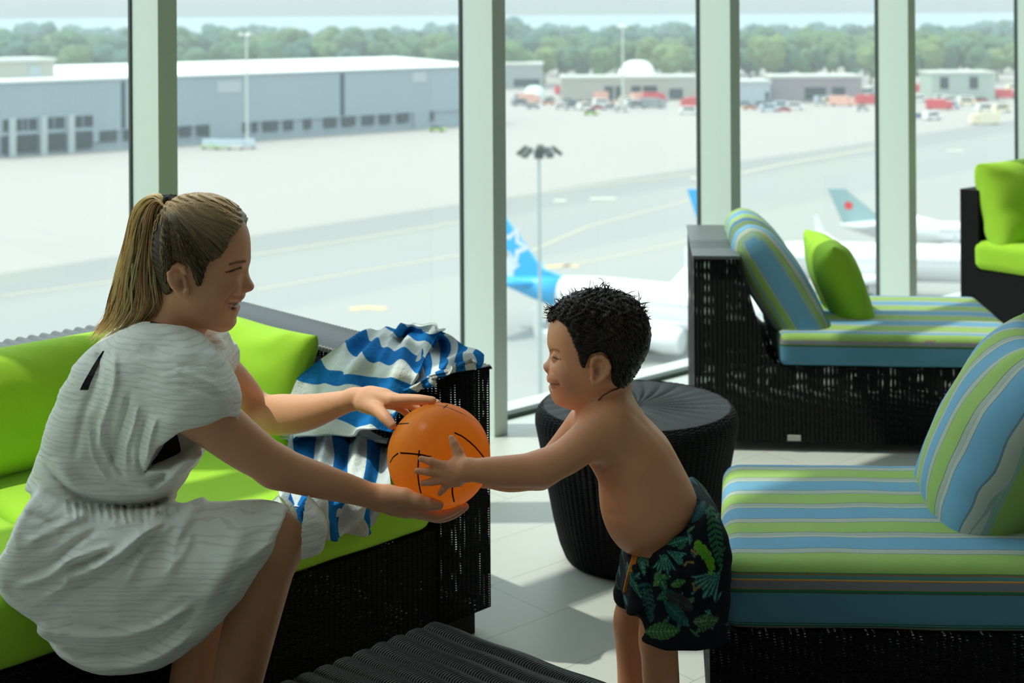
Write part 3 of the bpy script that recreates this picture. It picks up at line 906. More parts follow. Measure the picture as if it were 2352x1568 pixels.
local_put('armrest_top', corded_top(-0.155, 0.005, -0.004, SW_, SH + 0.004, 'y', 0.013, 0.0025), M['cord'], sofa, uv=False, smooth=True)
local_put('backrest_top', corded_top(-2.5, -0.15, SW_ - 0.135, SW_ + 0.004, SH + 0.003, 'x', 0.030, 0.007), M['cord'], sofa, uv=False, smooth=True)
bm = shell_box(-2.5, -0.15, 0.004, SW_ - 0.13, 0.055, 0.262)
local_put('seat_base', bm, M['wicker'], sofa, bev=(0.01, 2), smooth=False)
for (x, y) in ((-0.07, 0.06), (-0.07, 0.9), (-1.2, 0.06), (-2.4, 0.06), (-2.4, .9)):
    bm = bmesh.new(); bm_box(bm, x - .04, x + .04, y - .04, y + .04, 0.0, 0.06)
    local_put('foot', bm, TYRE, sofa, uv=False, bev=(0.006, 2))
for k, (x0, x1) in enumerate(((-0.91, -0.155), (-1.70, -0.915), (-2.49, -1.705))):
    me = cushion_mesh(x1 - x0, 0.82, 0.125, 0.035, 0.006, wr=0.003, seed=k)
    put('seat_cushion', me, M['lime'], sofa, loc=((x0 + x1) / 2, 0.41, 0.262))

def pillow_mesh(w, h, t, edge=2.2, n=44, seed=0, pinch=0.05, wr=0.006, stripe=None, p=0.42):
    """knife-edge pillow in the local x (width) / z (height) plane, thickness along y, centre at origin"""
    V, Q = [], []
    U = np.linspace(-1, 1, n + 1)
    id_ = {}
    def vid(i, j, s):
        if i in (0, n) or j in (0, n): s = 0
        key = (i, j, s)
        if key not in id_:
            u, v = math.sin(U[i] * math.pi / 2), math.sin(U[j] * math.pi / 2)
            k = ((1 - abs(u) ** edge) * (1 - abs(v) ** edge))
            th = (max(k, 0) ** p) * t / 2
            # edges draw in between the corners
            x = u * w / 2 * (1 - pinch * (1 - v * v))
            z = v * h / 2 * (1 - pinch * (1 - u * u))
            pn = mnoise.noise(Vector((x * 7 + seed, z * 7, s * 5)))
            rad = math.hypot(u, v)
            fold = math.sin(math.atan2(v, u) * 9 + seed + pn * 4) * max(0, rad - .55) * wr
            y = s * (th + (pn * wr + fold) * (1 if th > 0.004 else 0))
            id_[key] = len(V); V.append((x, y, z))
        return id_[key]
    for s in (-1, 1):
        for i in range(n):
            for j in range(n):
                q = [vid(i, j, s), vid(i+1, j, s), vid(i+1, j+1, s), vid(i, j+1, s)]
                Q.append(q if s < 0 else q[::-1])
    V = np.array(V)
    at_ = {'s': ('FLOAT', np.array([stripe(*q) for q in V]))} if stripe else {}
    return np_mesh('pillow', V, Q, at_)

def basis(xa, za):
    """object matrix with local x along xa and local z near za"""
    x = Vector(xa).normalized(); z = Vector(za); z = (z - x * z.dot(x)).normalized(); y = z.cross(x)
    return Matrix((x, y, z)).transposed().to_4x4()
def place(o, c, xa, za):
    o.matrix_world = Matrix.Translation(Vector(c)) @ basis(xa, za)
    return o
SU = Vector((math.cos(ST), math.sin(ST), 0)); SNV = Vector((math.sin(ST), -math.cos(ST), 0))
UPV = Vector((0, 0, 1))
def sofa_pt(x, y, z): return SC0 + SU * x - SNV * y + UPV * z
# big back cushions (facing SNV)
o = put('back_cushion', pillow_mesh(0.84, 0.275, 0.24, 3.0, seed=1, pinch=.015, wr=.010, p=.36), M['lime'])
place(o, sofa_pt(-0.68, 0.70, 0.385 + .118), SU, UPV * 1.0 - SNV * 0.28)
tag(o, 'large plump lime back cushion directly behind the woman', 'cushion')
o = put('throw_pillow', pillow_mesh(0.46, 0.27, 0.16, 2.8, seed=7, pinch=.05, wr=.009), M['lime'])
place(o, sofa_pt(-0.25, 0.585, 0.385 + .115), -SNV, UPV * 1.0 + SU * 0.32)
tag(o, 'lime pillow leaning on the sofa arm between the woman and the towel', 'pillow')

# --- round wicker stool
def stool():
    c = at(1461, 900, 3.57); cx, cy = c.x, c.y
    r = empty('stool', (cx, cy, 0), 0, 'round black wicker drum stool behind the boy', 'stool')
    n, Hh = 240, 0.385
    prof = [(0.165, 0.0), (0.178, 0.006), (0.192, 0.04), (0.207, 0.10), (0.222, 0.18), (0.236, 0.26), (0.246, 0.31), (0.251, 0.335), (0.2505, 0.352), (0.244, 0.369), (0.233, 0.380)]
    bm = bmesh.new(); rings = []
    R_ = []
    for z in np.linspace(0, 1, 60):
        k = z * (len(prof) - 1); i = min(int(k), len(prof) - 2); f = k - i
        R_.append((prof[i][0] * (1-f) + prof[i+1][0] * f, prof[i][1] * (1-f) + prof[i+1][1] * f))
    for rad, z in R_:
        ring = []
        for q in range(n * 2):
            a = 2 * math.pi * q / (n * 2)
            rr_ = rad + 0.0035 * abs(math.sin(a * 42))
            ring.append(bm.verts.new((rr_ * math.cos(a), rr_ * math.sin(a), z)))
        rings.append(ring)
    for a, b in zip(rings, rings[1:]):
        for q in range(n * 2): bm.faces.new((a[q], a[(q+1) % (2*n)], b[(q+1) % (2*n)], b[q]))
    me = bm_mesh(bm); box = me.uv_layers.new(name='UVMap').data
    for p_ in me.polygons:
        for li in p_.loop_indices:
            co = me.vertices[me.loops[li].vertex_index].co
            an = math.atan2(co.y, co.x)
            if p_.center.x < 0 and p_.center.y < 0 and an > 0: an -= 2 * math.pi
            box[li].uv = (an * 0.24, co.z)
    put('woven_side', me, mat_wicker('black_wicker_drum', stake=2*math.pi/84*0.24, strand=0.0055, holes=False), r, smooth=True)
    bm = bmesh.new(); rings = []
    m = 34
    for j in range(m + 1):
        f = j / m; rad = 0.236 * f + 0.002
        ring = []
        for q in range(n * 2):
            a = 2 * math.pi * q / (n * 2)
            tw = a + 0.30 * (1 - f)
            amp = 0.0042 * min(1, f * 3) * (1 - .75 * max(0, f - .45) / .55)
            z = 0.3815 - .004 * f ** 6 - 0.004 * (1 - f) + amp * abs(math.sin(tw * 26 / 2)) - (0.010 * max(0, 1 - f * 9))
            ring.append(bm.verts.new((rad * math.cos(a), rad * math.sin(a), z)))
        rings.append(ring)
    for a, b in zip(rings, rings[1:]):
        for q in range(n * 2): bm.faces.new((a[q], a[(q+1) % (2*n)], b[(q+1) % (2*n)], b[q]))
    t = NT('black_radial_weave')
    s = t.sep(t.coord()); rad = t.math('SQRT', t.math('ADD', t.math('MULTIPLY', s[0], s[0]), t.math('MULTIPLY', s[1], s[1])))
    h = t.math('ABSOLUTE', t.math('SINE', t.math('MULTIPLY', rad, 700.0)))
    t.base((0.014, 0.016, 0.017), 0.5, 0.25); t.bump(h, 0.0012)
    put('woven_top', bm_mesh(bm), t.m, r, smooth=True)
stool()

# --- rear chaise
def chaise(name, O, ang, length, depth, label, back=True, skew=0.0, ch=0.10, cx0=0.262, front_bot=0.262, clen=None, back_flip=False):
    r = empty(name, (O.x, O.y, 0), ang, label, 'daybed')
    def box(x0, x1, y0, y1, z0, z1):
        bm = bmesh.new()
        bm_prism(bm, [(x0 + skew*y0, y0, z0), (x1 + skew*y0, y0, z0), (x1 + skew*y1, y1, z0), (x0 + skew*y1, y1, z0)],
                     [(x0 + skew*y0, y0, z1), (x1 + skew*y0, y0, z1), (x1 + skew*y1, y1, z1), (x0 + skew*y1, y1, z1)])
        return bm
    local_put('seat_base', box(0, length, 0, depth, 0.03, 0.262), M['wicker'], r, bev=(0.012, 3))
    if back:
        pr = [(0, 0.262), (0.262, 0.262), (0.225, 0.30), (0.14, 0.600), (0.0, 0.600)]
        bm = bmesh.new(); bm_prism(bm, [(x + skew*0, 0, z) for x, z in pr], [(x + skew*depth, depth, z) for x, z in pr])
        local_put('backrest', bm, M['wicker'], r, bev=(0.012, 3))
        bm = bmesh.new(); bm_box(bm, -0.003, 0.143, -0.003, depth, 0.594, 0.604)
        local_put('backrest_top', bm, plain('sky_tinted_woven_top', (0.10, 0.115, 0.12), 0.4, 0.6, var=.2, scale=60), r, bev=(0.004, 2), uv=False)  # bright grey reflection on the black weave is put into the colour
    return r
F0 = atz(1596, 1032, 0.0)
ch1 = chaise('daybed', F0, math.radians(-5.3), 0.985, 0.65, 'black wicker daybed with a striped mattress by the far windows')
def st_front(front_y, top):
    def f(x, y, z):
        d = y - front_y
        return d + (-(top - z) if d < 0.03 else 0.0)
    return f
def st_box(hy, H_, r=0.02):
    def f(x, y, z):
        if y < -hy + r * .9: return -(H_ - z) * .98 - .0005 + 0.0 if z < H_ - r * .6 else 0.004
        return (y + hy - r * .6)
    return f
me = cushion_mesh(0.74, 0.655, 0.10, 0.022, 0.004, wr=0.002, seed=3, stripe=lambda x, y, z: (y + .3275) + 0.157 * .52 if y > -.31 else (-0.128 * (1 - z / .10) * .8 - .012 if z < .088 else 0.157 * .1))
put('mattress', me, M['stripes'], ch1, loc=(0.262 + .37, 0.325, 0.262))
bm = bmesh.new(); bm_box(bm, 0.225, 0.2252, -0.0015, 0.0, 0.04, 0.058)
bm = bmesh.new(); bm_box(bm, 0.285, 0.325, -0.006, -0.002, 0.035, 0.052)
local_put('care_tag', bm, plain('pale_tag', (0.5, 0.5, 0.46), 0.7), ch1, uv=False)

# pillows on the rear daybed
A5 = math.radians(-5.3); CXa = Vector((math.cos(A5), math.sin(A5), 0)); CYa = Vector((-math.sin(A5), math.cos(A5), 0))
def boxed_pillow(w, h, t, seed, ph=0.0, boxs=0.0):
    """boxed pillow: local x = depth direction (stripes vary with x), z = height, y = thickness"""
    H3 = np.array([w, t, h])
    me = cushion_mesh(w, t, h, min(t, .14) * .46, 0.0, wr=0.004, seed=seed)
    V = np.empty(len(me.vertices) * 3, np.float32); me.vertices.foreach_get('co', V); V = V.reshape(-1, 3)
    V[:, 2] -= h / 2
    u = np.clip(V[:, 0] / (w / 2), -1, 1); v = np.clip(V[:, 2] / (h / 2), -1, 1)
    V[:, 1] *= 0.62 + 0.50 * (1 - np.abs(v) ** 2.4) * (1 - .35 * np.abs(u) ** 4)
    s = V[:, 0] + w / 2 + ph
    near = V[:, 0] < -w / 2 + .012
    # the boxing of the near side: its own stripes run the same way
    bx = V[:, 1] / t
    sb = np.where(bx < -.30, 0.157 * 3 + .02, np.where(bx < .10, 0.157 * 3 + 0.157 * .6, np.where(bx < .17, 0.157 * 3 + .157 * .38, 0.157 * 3 + .02)))
    s = np.where(near, sb, s)
    me.vertices.foreach_set('co', V.ravel())
    a = me.attributes.new('s', 'FLOAT', 'POINT'); a.data.foreach_set('value', s.astype(np.float32))
    me.update(); return me
zt = 0.362
c = at(1790, 655, 4.78)
o = put('striped_pillow', boxed_pillow(0.56, 0.47, 0.165, 2, .03), M['stripes'])
pl_up = (UPV * 1.0 - CXa * 0.62).normalized()
place(o, at(1781, 642, 4.46 + .28), CYa, pl_up)
tag(o, 'thick striped pillow leaning on the back of the far daybed', 'pillow')
o = put('throw_pillow', pillow_mesh(0.38, 0.325, 0.145, 2.6, seed=11, pinch=.05, wr=.006), M['lime'])
place(o, at(1924, 648, 4.66 + .12), CYa - CXa * .12, UPV * 1.0 - CXa * 0.40)
tag(o, 'lime pillow propped beside the thick striped pillow on the far daybed', 'pillow')

# --- far right sofa along the windows
B0 = at(2205, 436, 6.09)
so2 = empty('sofa', (B0.x, B0.y, 0), TH, 'black wicker sofa with lime cushions at the far right, cut by the frame', 'sofa')
# local x along wall, y outwards (away from camera side)
bm = bmesh.new(); bm_box(bm, 0, 2.2, -0.085, 0, 0.05, 0.60); local_put('backrest', bm, M['wicker_solid'], so2, bev=(.012, 3))
bm = bmesh.new(); bm_box(bm, 0, 2.2, -0.95, -0.085, 0.05, 0.262); local_put('seat_base', bm, M['wicker_solid'], so2, bev=(.012, 3))
me = cushion_mesh(1.0, 0.82, 0.125, 0.035, 0.006, wr=0.003, seed=9); put('seat_cushion', me, M['lime'], so2, loc=(.49, -0.47, 0.262))
me = cushion_mesh(1.0, 0.82, 0.125, 0.035, 0.006, wr=0.003, seed=8); put('seat_cushion', me, M['lime'], so2, loc=(1.51, -0.47, 0.262))
o = put('throw_pillow', pillow_mesh(0.50, 0.40, 0.20, 3.2, seed=13, pinch=.02, wr=.008, p=.36), M['lime'])
wU, wO = WU, -WN
cc = B0.copy(); cc.z = 0
place(o, cc + WU * 0.25 + WN * 0.14 + UPV * (.385 + .135), WU, UPV - WN * 0.25)
tag(o, 'plump lime pillow standing on the far right sofa', 'pillow')
o = put('throw_pillow', pillow_mesh(0.40, 0.34, 0.16, 3.0, seed=15, pinch=.03, wr=.006, p=.4), M['lime'])
place(o, cc + WU * 0.52 + WN * 0.66 + UPV * (.385 + .13), (WU * .8 + WN * .5), UPV + WU * 0.5)
tag(o, 'lime pillow lying at the frame edge on the far right sofa', 'pillow')

# --- front striped daybed at the right
O2 = atz(1630, 1449, 0.262); O2.z = 0
A3 = math.radians(-2.6)
ch2 = chaise('daybed', O2, A3, 1.5, 0.60, 'black wicker daybed with a thick striped mattress behind the boy, nearest the camera', back=False, skew=0.06)
me = cushion_mesh(1.46, 0.60, 0.118, 0.034, 0.004, wr=0.0025, seed=6,
                  stripe=lambda x, y, z: (y + .30 - .012) if y > -.275 and z > .06 else (-0.128 * (1 - z / .118) if y < -.27 else 0.5),
                  corner=lambda x, y: (x + 0.115 * (y + .3) * (1 if x < 0 else 0.3) * min(1, abs(x) / .7), y))
put('mattress', me, M['stripes'], ch2, loc=(0.745, 0.292, 0.262))
C3x = Vector((math.cos(A3), math.sin(A3), 0)); C3y = Vector((-math.sin(A3), math.cos(A3), 0))
def knife_stripe(ph): return lambda x, y, z: (x + .24 + ph) if y < 0 or True else 0
o = put('striped_pillow', pillow_mesh(0.47, 0.47, 0.22, 2.3, seed=21, pinch=.07, wr=.008, stripe=lambda x, y, z: (x + .235) + 0.157 * 0.30 if y > 0 else 0.157 * 4 + (x + .235) * .9 + .157 * .02), M['stripes'])
place(o, at(2286, 1012, 2.86), C3y * 1.0 + C3x * 0.10, UPV * 1.0 + C3x * 0.50)
tag(o, 'large striped pillow leaning to the right on the near daybed', 'pillow')
o = put('striped_pillow', pillow_mesh(0.45, 0.45, 0.20, 2.3, seed=23, pinch=.06, wr=.008, stripe=lambda x, y, z: (x + .235) + 0.157 * 0.2), M['stripes'])
place(o, at(2455, 900, 3.12), C3y * 1.0 + C3x * 0.05, UPV * 1.0 + C3x * 0.42)
tag(o, 'second striped pillow peeping out at the right frame edge behind the large one', 'pillow')

# --- low wicker table in the foreground
def low_table():
    z = 0.30
    c0 = atz(1008, 1422, z); e1 = atz(640, 1566, z); e2 = atz(1395, 1562, z)
    d1 = (e1 - c0).normalized(); d2 = (e2 - c0).normalized()
    r = empty('low_table', (c0.x, c0.y, 0), 0, 'black ribbed wicker low table in the foreground', 'table')
    W1, W2 = 0.62, 0.62
    bm = bmesh.new()
    pitch, amp = 0.0385, 0.006
    n = int(W1 / pitch * 12)
    rows = []
    m = 40
    for i in range(n + 1):
        s = W1 * i / n
        row = []
        for j in range(-3, m + 4):
            w = W2 * min(max(j / m, 0), 1)
            dz = 0
            if j < 0: dz = (-.004, -.014, -.03)[-j - 1]; w = (-.004, -.007, -.008)[-j - 1]
            if j > m: dz = (-.004, -.014, -.03)[j - m - 1]; w = W2 + (.004, .007, .008)[j - m - 1]
            h = abs(math.sin(math.pi * s / pitch)) ** .6 * amp + 0.0012 * math.sin(w * 40 + i * .05)
            p = d1 * s + d2 * w
            row.append(bm.verts.new((p.x, p.y, z + h + dz - amp)))
        rows.append(row)
    for a, b in zip(rows, rows[1:]):
        for k in range(len(a) - 1): bm.faces.new((a[k], a[k+1], b[k+1], b[k]))
    me = bm_mesh(bm)
    uv = me.uv_layers.new(name='UVMap').data
    det = d1.x * d2.y - d1.y * d2.x
    for lp, u_ in zip(me.loops, uv):
        co = me.vertices[lp.vertex_index].co
        a_ = (co.x * d2.y - co.y * d2.x) / det; b_ = (d1.x * co.y - d1.y * co.x) / det
        u_.uv = (a_, b_ - (z - co.z) * 1.0)
    t = NT('black_corded_weave')
    uvs = t.sep(t.coord('UV'))
    saw = t.math('ADD', t.math('DIVIDE', uvs[1], 0.0052), t.math('MULTIPLY', uvs[0], 60.0))
    h = t.math('ABSOLUTE', t.math('SINE', t.math('MULTIPLY', saw, math.pi)))
    t.base(t.mix(t.noise(t.coord(), 30, 2), (0.007, 0.007, 0.008), (0.017, 0.017, 0.018)), 0.40, 0.3)
    t.bump(h, 0.003)
    put('woven_top', me, t.m, r, smooth=True)
    bm = bmesh.new()
    q = lambda s, w, zz: (d1.x * s + d2.x * w, d1.y * s + d2.y * w, zz)
    bm_prism(bm, [q(.004, .0, .03), q(W1 - .004, 0, .03), q(W1 - .004, W2, .03), q(.004, W2, .03)], [q(.004, 0, z - .012), q(W1 - .004, 0, z - .012), q(W1 - .004, W2, z - .012), q(.004, W2, z - .012)])
    local_put('woven_side', bm, M['wicker_solid'], r, bev=(.006, 2))
    for s, w in ((.06, .06), (W1 - .06, .06), (W1 - .06, W2 - .06), (.06, W2 - .06)):
        p = d1 * s + d2 * w
        bm = bmesh.new(); bm_box(bm, p.x - .03, p.x + .03, p.y - .03, p.y + .03, 0, .035); local_put('foot', bm, TYRE, r, uv=False)
low_table()
# ------------------------------------------------------------------ soft-body modelling kit: smooth unions of simple volumes, turned into one quad skin
BIG = 10.0
def npv(*a): return np.array(a, np.float64)
def smin(a, b, k):
    if k <= 0: return np.minimum(a, b)
    h = np.clip(0.5 + 0.5 * (b - a) / k, 0, 1)
    return b * (1 - h) + a * h - k * h * (1 - h)
def seg2d(P, a, b):
    ab = b - a; L = max(float(ab @ ab), 1e-12)
    t = np.clip(((P - a) @ ab) / L, 0, 1)
    d = P - a - t[:, None] * ab
    return np.sqrt((d * d).sum(1)), t
def poly2d(P, V):
    n = len(V); d = np.full(len(P), 1e9); s = np.ones(len(P))
    for i in range(n):
        a, b = V[i], V[i - 1]
        e = b - a; w = P - a
        t = np.clip((w @ e) / max(float(e @ e), 1e-12), 0, 1)
        q = w - t[:, None] * e
        d = np.minimum(d, (q * q).sum(1))
        c1 = P[:, 1] >= a[1]; c2 = P[:, 1] < b[1]; c3 = e[0] * w[:, 1] > e[1] * w[:, 0]
        flip = (c1 & c2 & c3) | (~c1 & ~c2 & ~c3)
        s = np.where(flip, -s, s)
    return s * np.sqrt(d)
def catmull(pts, n=4, closed=True):
    pts = np.array(pts, float); m = len(pts); out = []
    rng = range(m) if closed else range(m - 1)
    for i in rng:
        p0, p1, p2, p3 = (pts[(i - 1) % m], pts[i], pts[(i + 1) % m], pts[(i + 2) % m]) if closed else (pts[max(i-1, 0)], pts[i], pts[i+1], pts[min(i+2, m-1)])
        for k in range(n):
            t = k / n
            out.append(0.5 * ((2*p1) + (-p0+p2)*t + (2*p0-5*p1+4*p2-p3)*t*t + (-p0+3*p1-3*p2+p3)*t**3))
    if not closed: out.append(pts[-1])
    return np.array(out)

class Grid2:
    """a function of the side view sampled once on a fine grid"""
    def __init__(g, fn, lo, hi, step, far):
        g.lo = np.array(lo, float); g.step = step; g.far = far
        n = np.ceil((np.array(hi) - g.lo) / step).astype(int) + 2
        X, Z = np.meshgrid(g.lo[0] + np.arange(n[0]) * step, g.lo[1] + np.arange(n[1]) * step, indexing='ij')
        g.n = n; g.T = fn(np.stack([X.ravel(), Z.ravel()], 1)).reshape(n[0], n[1])
    def __call__(g, P):
        q = (P - g.lo) / g.step
        out = (q[:, 0] < 0) | (q[:, 1] < 0) | (q[:, 0] > g.n[0] - 1.001) | (q[:, 1] > g.n[1] - 1.001)
        qc = np.clip(q, 0, g.n - 1.001)
        i = qc.astype(int); f = qc - i
        T = g.T; a, b = i[:, 0], i[:, 1]
        v = (T[a, b] * (1 - f[:, 0]) + T[a + 1, b] * f[:, 0]) * (1 - f[:, 1]) + (T[a, b + 1] * (1 - f[:, 0]) + T[a + 1, b + 1] * f[:, 0]) * f[:, 1]
        if g.far is None: return np.where(out, 0.0, v)
        return np.where(out, v + np.sqrt(((q - qc) ** 2).sum(1)) * g.step, v)

class Body:
    def __init__(s, yc):
        s.ops = []; s.yc = yc
    def W(s, p, dy=0.0):
        """(px, py) or (px, py, depth) -> world numpy point"""
        v = at(p[0], p[1], p[2] if len(p) > 2 else s.yc + dy)
        return npv(*v)
    def add(s, fn, lo, hi, k=0.01, mode='u'):
        m = abs(k) * 1.5 + 0.02
        s.ops.append((mode, fn, np.array(lo) - m, np.array(hi) + m, k))
    def proj1(s, P):
        k = s.yc / P[:, 1]
        return np.stack([P[:, 0] * k, EYE + (P[:, 2] - EYE) * k], 1)
    def proj(s, P):
        """side-view coordinates of points on either cheek of a symmetric form, as drawn in its middle plane"""
        k = s.yc / (s.yc - np.abs(P[:, 1] - s.yc))
        return np.stack([P[:, 0] * k, EYE + (P[:, 2] - EYE) * k], 1)
    def cap(s, a, b, ra, rb, k=0.01, mode='u', flat=None, fs=1.0):
        a, b = np.array(a, float), np.array(b, float)
        ba = b - a; L = max(float(ba @ ba), 1e-12)
        fl = None if flat is None else np.array(flat, float) / np.linalg.norm(flat)
        def fn(P):
            w = P - a; t = np.clip((w @ ba) / L, 0, 1); q = w - t[:, None] * ba
            if fl is not None: q = q + (q @ fl)[:, None] * fl * (fs - 1)
            d = np.sqrt((q * q).sum(1)) - (ra + (rb - ra) * t)
            return d / max(1.0, fs) if fl is not None else d
        R = max(ra, rb) * (1 / min(1, fs) if fl is not None else 1)
        s.add(fn, np.minimum(a, b) - R, np.maximum(a, b) + R, k, mode)
    def chain(s, pts, radii, k=0.012, k0=None, flat=None, fs=1.0, mode='u', sub=7):
        """one smoothly bending, tapering limb"""
        P = np.array([s.W(p) for p in pts]); R = np.array(radii, float)
        C = np.concatenate([P, R[:, None]], 1)
        if len(P) > 2 and sub > 1: C = catmull(C, sub, False)
        P, R = C[:, :3], C[:, 3]
        fl = None if flat is None else np.array(flat, float) / np.linalg.norm(flat)
        def fn(Q):
            out = np.full(len(Q), .5)
            mg = max(k, k0 or 0) * 1.6 + .03
            ql, qh = Q.min(0) - mg, Q.max(0) + mg
            for i in range(len(P) - 1):
                rr_ = max(R[i], R[i+1]) * (1 / min(1, fs))
                if np.any(np.minimum(P[i], P[i+1]) - rr_ > qh) or np.any(np.maximum(P[i], P[i+1]) + rr_ < ql): continue
                ba = P[i+1] - P[i]; L = max(float(ba @ ba), 1e-12)
                w = Q - P[i]; t = np.clip((w @ ba) / L, 0, 1); q = w - t[:, None] * ba
                if fl is not None: q = q + (q @ fl)[:, None] * fl * (fs - 1)
                out = np.minimum(out, np.sqrt((q * q).sum(1)) - (R[i] + (R[i+1] - R[i]) * t))
            return out / max(1.0, fs)
        m = R.max() * (1 / min(1, fs))
        s.add(fn, P.min(0) - m, P.max(0) + m, k0 or k, mode)
    def ell(s, c, r, k=0.01, mode='u', rot=None):
        c = np.array(c, float); r = np.array(r, float)
        Rm = np.eye(3) if rot is None else np.array(rot)
        def fn(P):
            q = (P - c) @ Rm
            k0 = np.sqrt(((q / r) ** 2).sum(1)); k1 = np.sqrt(((q / (r * r)) ** 2).sum(1))
            return k0 * (k0 - 1) / np.maximum(k1, 1e-9)
        R = r.max() if rot is not None else r
        s.add(fn, c - R, c + R, k, mode)
    def slabp(s, pts, w, R, k=0.01, mode='u', dy=0.0, n=4, yc=None, tilt=0.0, wf=None, pj=False):
        """silhouette polygon (pixels) given a half thickness w across the view, edges rounded with radius R"""
        y0 = (s.yc if yc is None else yc) + dy
        V = np.array([[*(lambda v: (v.x, v.z))(at(p[0], p[1], y0))] for p in pts])
        V = catmull(V, n)
        T = Grid2(lambda Q, V=V: poly2d(Q, V), V.min(0) - .045, V.max(0) + .045, .0012, 1)
        def fn(P):
            d2 = T(s.proj1(P) if pj == 2 else s.proj(P) if pj else P[:, (0, 2)]) + R
            ww = w if wf is None else w * wf(P[:, 0], P[:, 2])
            wz = np.abs(P[:, 1] - y0 - tilt * (P[:, 2] - V[0, 1])) - ww + R
            return np.minimum(np.maximum(d2, wz), 0) + np.sqrt(np.maximum(d2, 0) ** 2 + np.maximum(wz, 0) ** 2) - R
        lo, hi = V.min(0), V.max(0)
        s.add(fn, (lo[0], y0 - w - abs(tilt), lo[1]), (hi[0], y0 + w + abs(tilt), hi[1]), k, mode)
    def lines(s, segs, side=0, smooth=True):
        """grooves (amp<0) and ridges (amp>0) drawn in the side view: (points, width, amp)"""
        items = []
        for pts, wd, amp in segs:
            V = np.array([[*(lambda v: (v.x, v.z))(at(p[0], p[1], s.yc))] for p in pts])
            if len(V) > 2 and smooth: V = catmull(V, 4, False)
            items.append((V, wd * s.yc / F, amp))
        lo = np.min([V.min(0) - w * 3 for V, w, a in items], 0); hi = np.max([V.max(0) + w * 3 for V, w, a in items], 0)
        def raster(Q):
            g = np.zeros(len(Q))
            for V, wm, amp in items:
                mk = np.all((Q > V.min(0) - 3 * wm) & (Q < V.max(0) + 3 * wm), 1)
                q_ = Q[mk]
                if not len(q_): continue
                d = np.full(len(q_), 1e9); tt = np.zeros(len(q_)); m = len(V) - 1
                for i in range(m):
                    q, t = seg2d(q_, V[i], V[i + 1])
                    tt = np.where(q < d, (i + t) / m, tt); d = np.minimum(d, q)
                g[mk] += np.exp(-(d / wm) ** 2) * amp * np.clip(np.minimum(tt, 1 - tt) * 6 + .15, 0, 1)
            return g
        T = Grid2(raster, lo, hi, .0006 if hi[0] - lo[0] < .25 else .0012, None)
        def fn(P):
            g = T(s.proj(P))
            if side < 0: g = g * np.clip((s.yc - P[:, 1]) / .02 + .5, 0, 1)
            if side > 0: g = g * np.clip((P[:, 1] - s.yc) / .02 + .5, 0, 1)
            return g
        s.ops.append(('d', fn, npv(lo[0] - .06, -BIG, lo[1] - .06), npv(hi[0] + .06, BIG, hi[1] + .06), 0))
    def disp(s, fn, lo, hi):
        s.ops.append(('d', fn, np.array(lo, float), np.array(hi, float), 0))
    def eval(s, P, ops=None):
        d = np.full(len(P), BIG)
        for mode, fn, lo, hi, k in (ops or s.ops):
            if mode == 'u': d = smin(d, fn(P), k)
            elif mode == 's': d = -smin(-d, fn(P), k)
            elif mode == 'i': d = -smin(-d, -fn(P), k)
            elif mode == 'd': d = d - fn(P)
        return d
    def mesh(s, name, h=0.003, N=16, color=None):
        us = [(lo, hi) for m, f, lo, hi, k in s.ops if m == 'u']
        lo = np.min([a for a, b in us], 0) - .02; hi = np.max([b for a, b in us], 0) + .02
        bs = N * h
        nb = np.ceil((hi - lo) / bs).astype(int)
        occ = np.zeros(nb, bool)
        for a, b in us:
            i0 = np.clip(((a - lo) / bs).astype(int), 0, nb - 1); i1 = np.clip(((b - lo) / bs).astype(int), 0, nb - 1)
            occ[i0[0]:i1[0]+1, i0[1]:i1[1]+1, i0[2]:i1[2]+1] = True
        blocks = np.argwhere(occ)
        cen = lo + (blocks + .5) * bs
        dc = np.full(len(cen), BIG)
        for mode, fn, a, b, k in s.ops:
            mk = np.all((cen > a - bs * 2) & (cen < b + bs * 2), 1)
            if not mk.any() or mode == 'd': continue
            v = fn(cen[mk])
            if mode == 'u': dc[mk] = smin(dc[mk], v, k)
            elif mode == 's': dc[mk] = -smin(-dc[mk], v, k)
            elif mode == 'i': dc[mk] = -smin(-dc[mk], -v, k)
        blocks = blocks[np.abs(dc) < bs * 1.3 + .02]
        g = np.arange(N + 1)
        G = np.stack(np.meshgrid(g, g, g, indexing='ij'), -1).reshape(-1, 3)
        big = 1 << 20
        keys, pos, quads = [], [], []
        def key(I): return (I[..., 0].astype(np.int64) * big + I[..., 1]) * big + I[..., 2]
        off = 8
        for bl in blocks:
            o = lo + bl * bs; e = o + bs
            ops = [op for op in s.ops if np.all(op[3] > o - .002) and np.all(op[2] < e + .002)]
            if not any(op[0] == 'u' for op in ops): continue
            d = s.eval(o + G * h, ops).reshape(N + 1, N + 1, N + 1)
            if d.min() > 0 or d.max() < 0: continue
            ins = d < 0
            c = [ins[i:N+i, j:N+j, k:N+k] for i in (0, 1) for j in (0, 1) for k in (0, 1)]
            cnt = sum(x.astype(np.int8) for x in c)
            cells = np.argwhere((cnt > 0) & (cnt < 8))
            if len(cells):
                acc = np.zeros((len(cells), 3)); m = np.zeros(len(cells))
                for ax in range(3):
                    o1, o2 = [q for q in range(3) if q != ax]
                    for u in (0, 1):
                        for v in (0, 1):
                            A = cells.copy(); A[:, o1] += u; A[:, o2] += v
                            B = A.copy(); B[:, ax] += 1
                            da, db = d[A[:, 0], A[:, 1], A[:, 2]], d[B[:, 0], B[:, 1], B[:, 2]]
                            mk = (da < 0) != (db < 0)
                            t = np.where(mk, da / np.where(mk, da - db, 1), 0)
                            pt = A.astype(float); pt[:, ax] += t
                            acc[mk] += pt[mk]; m += mk
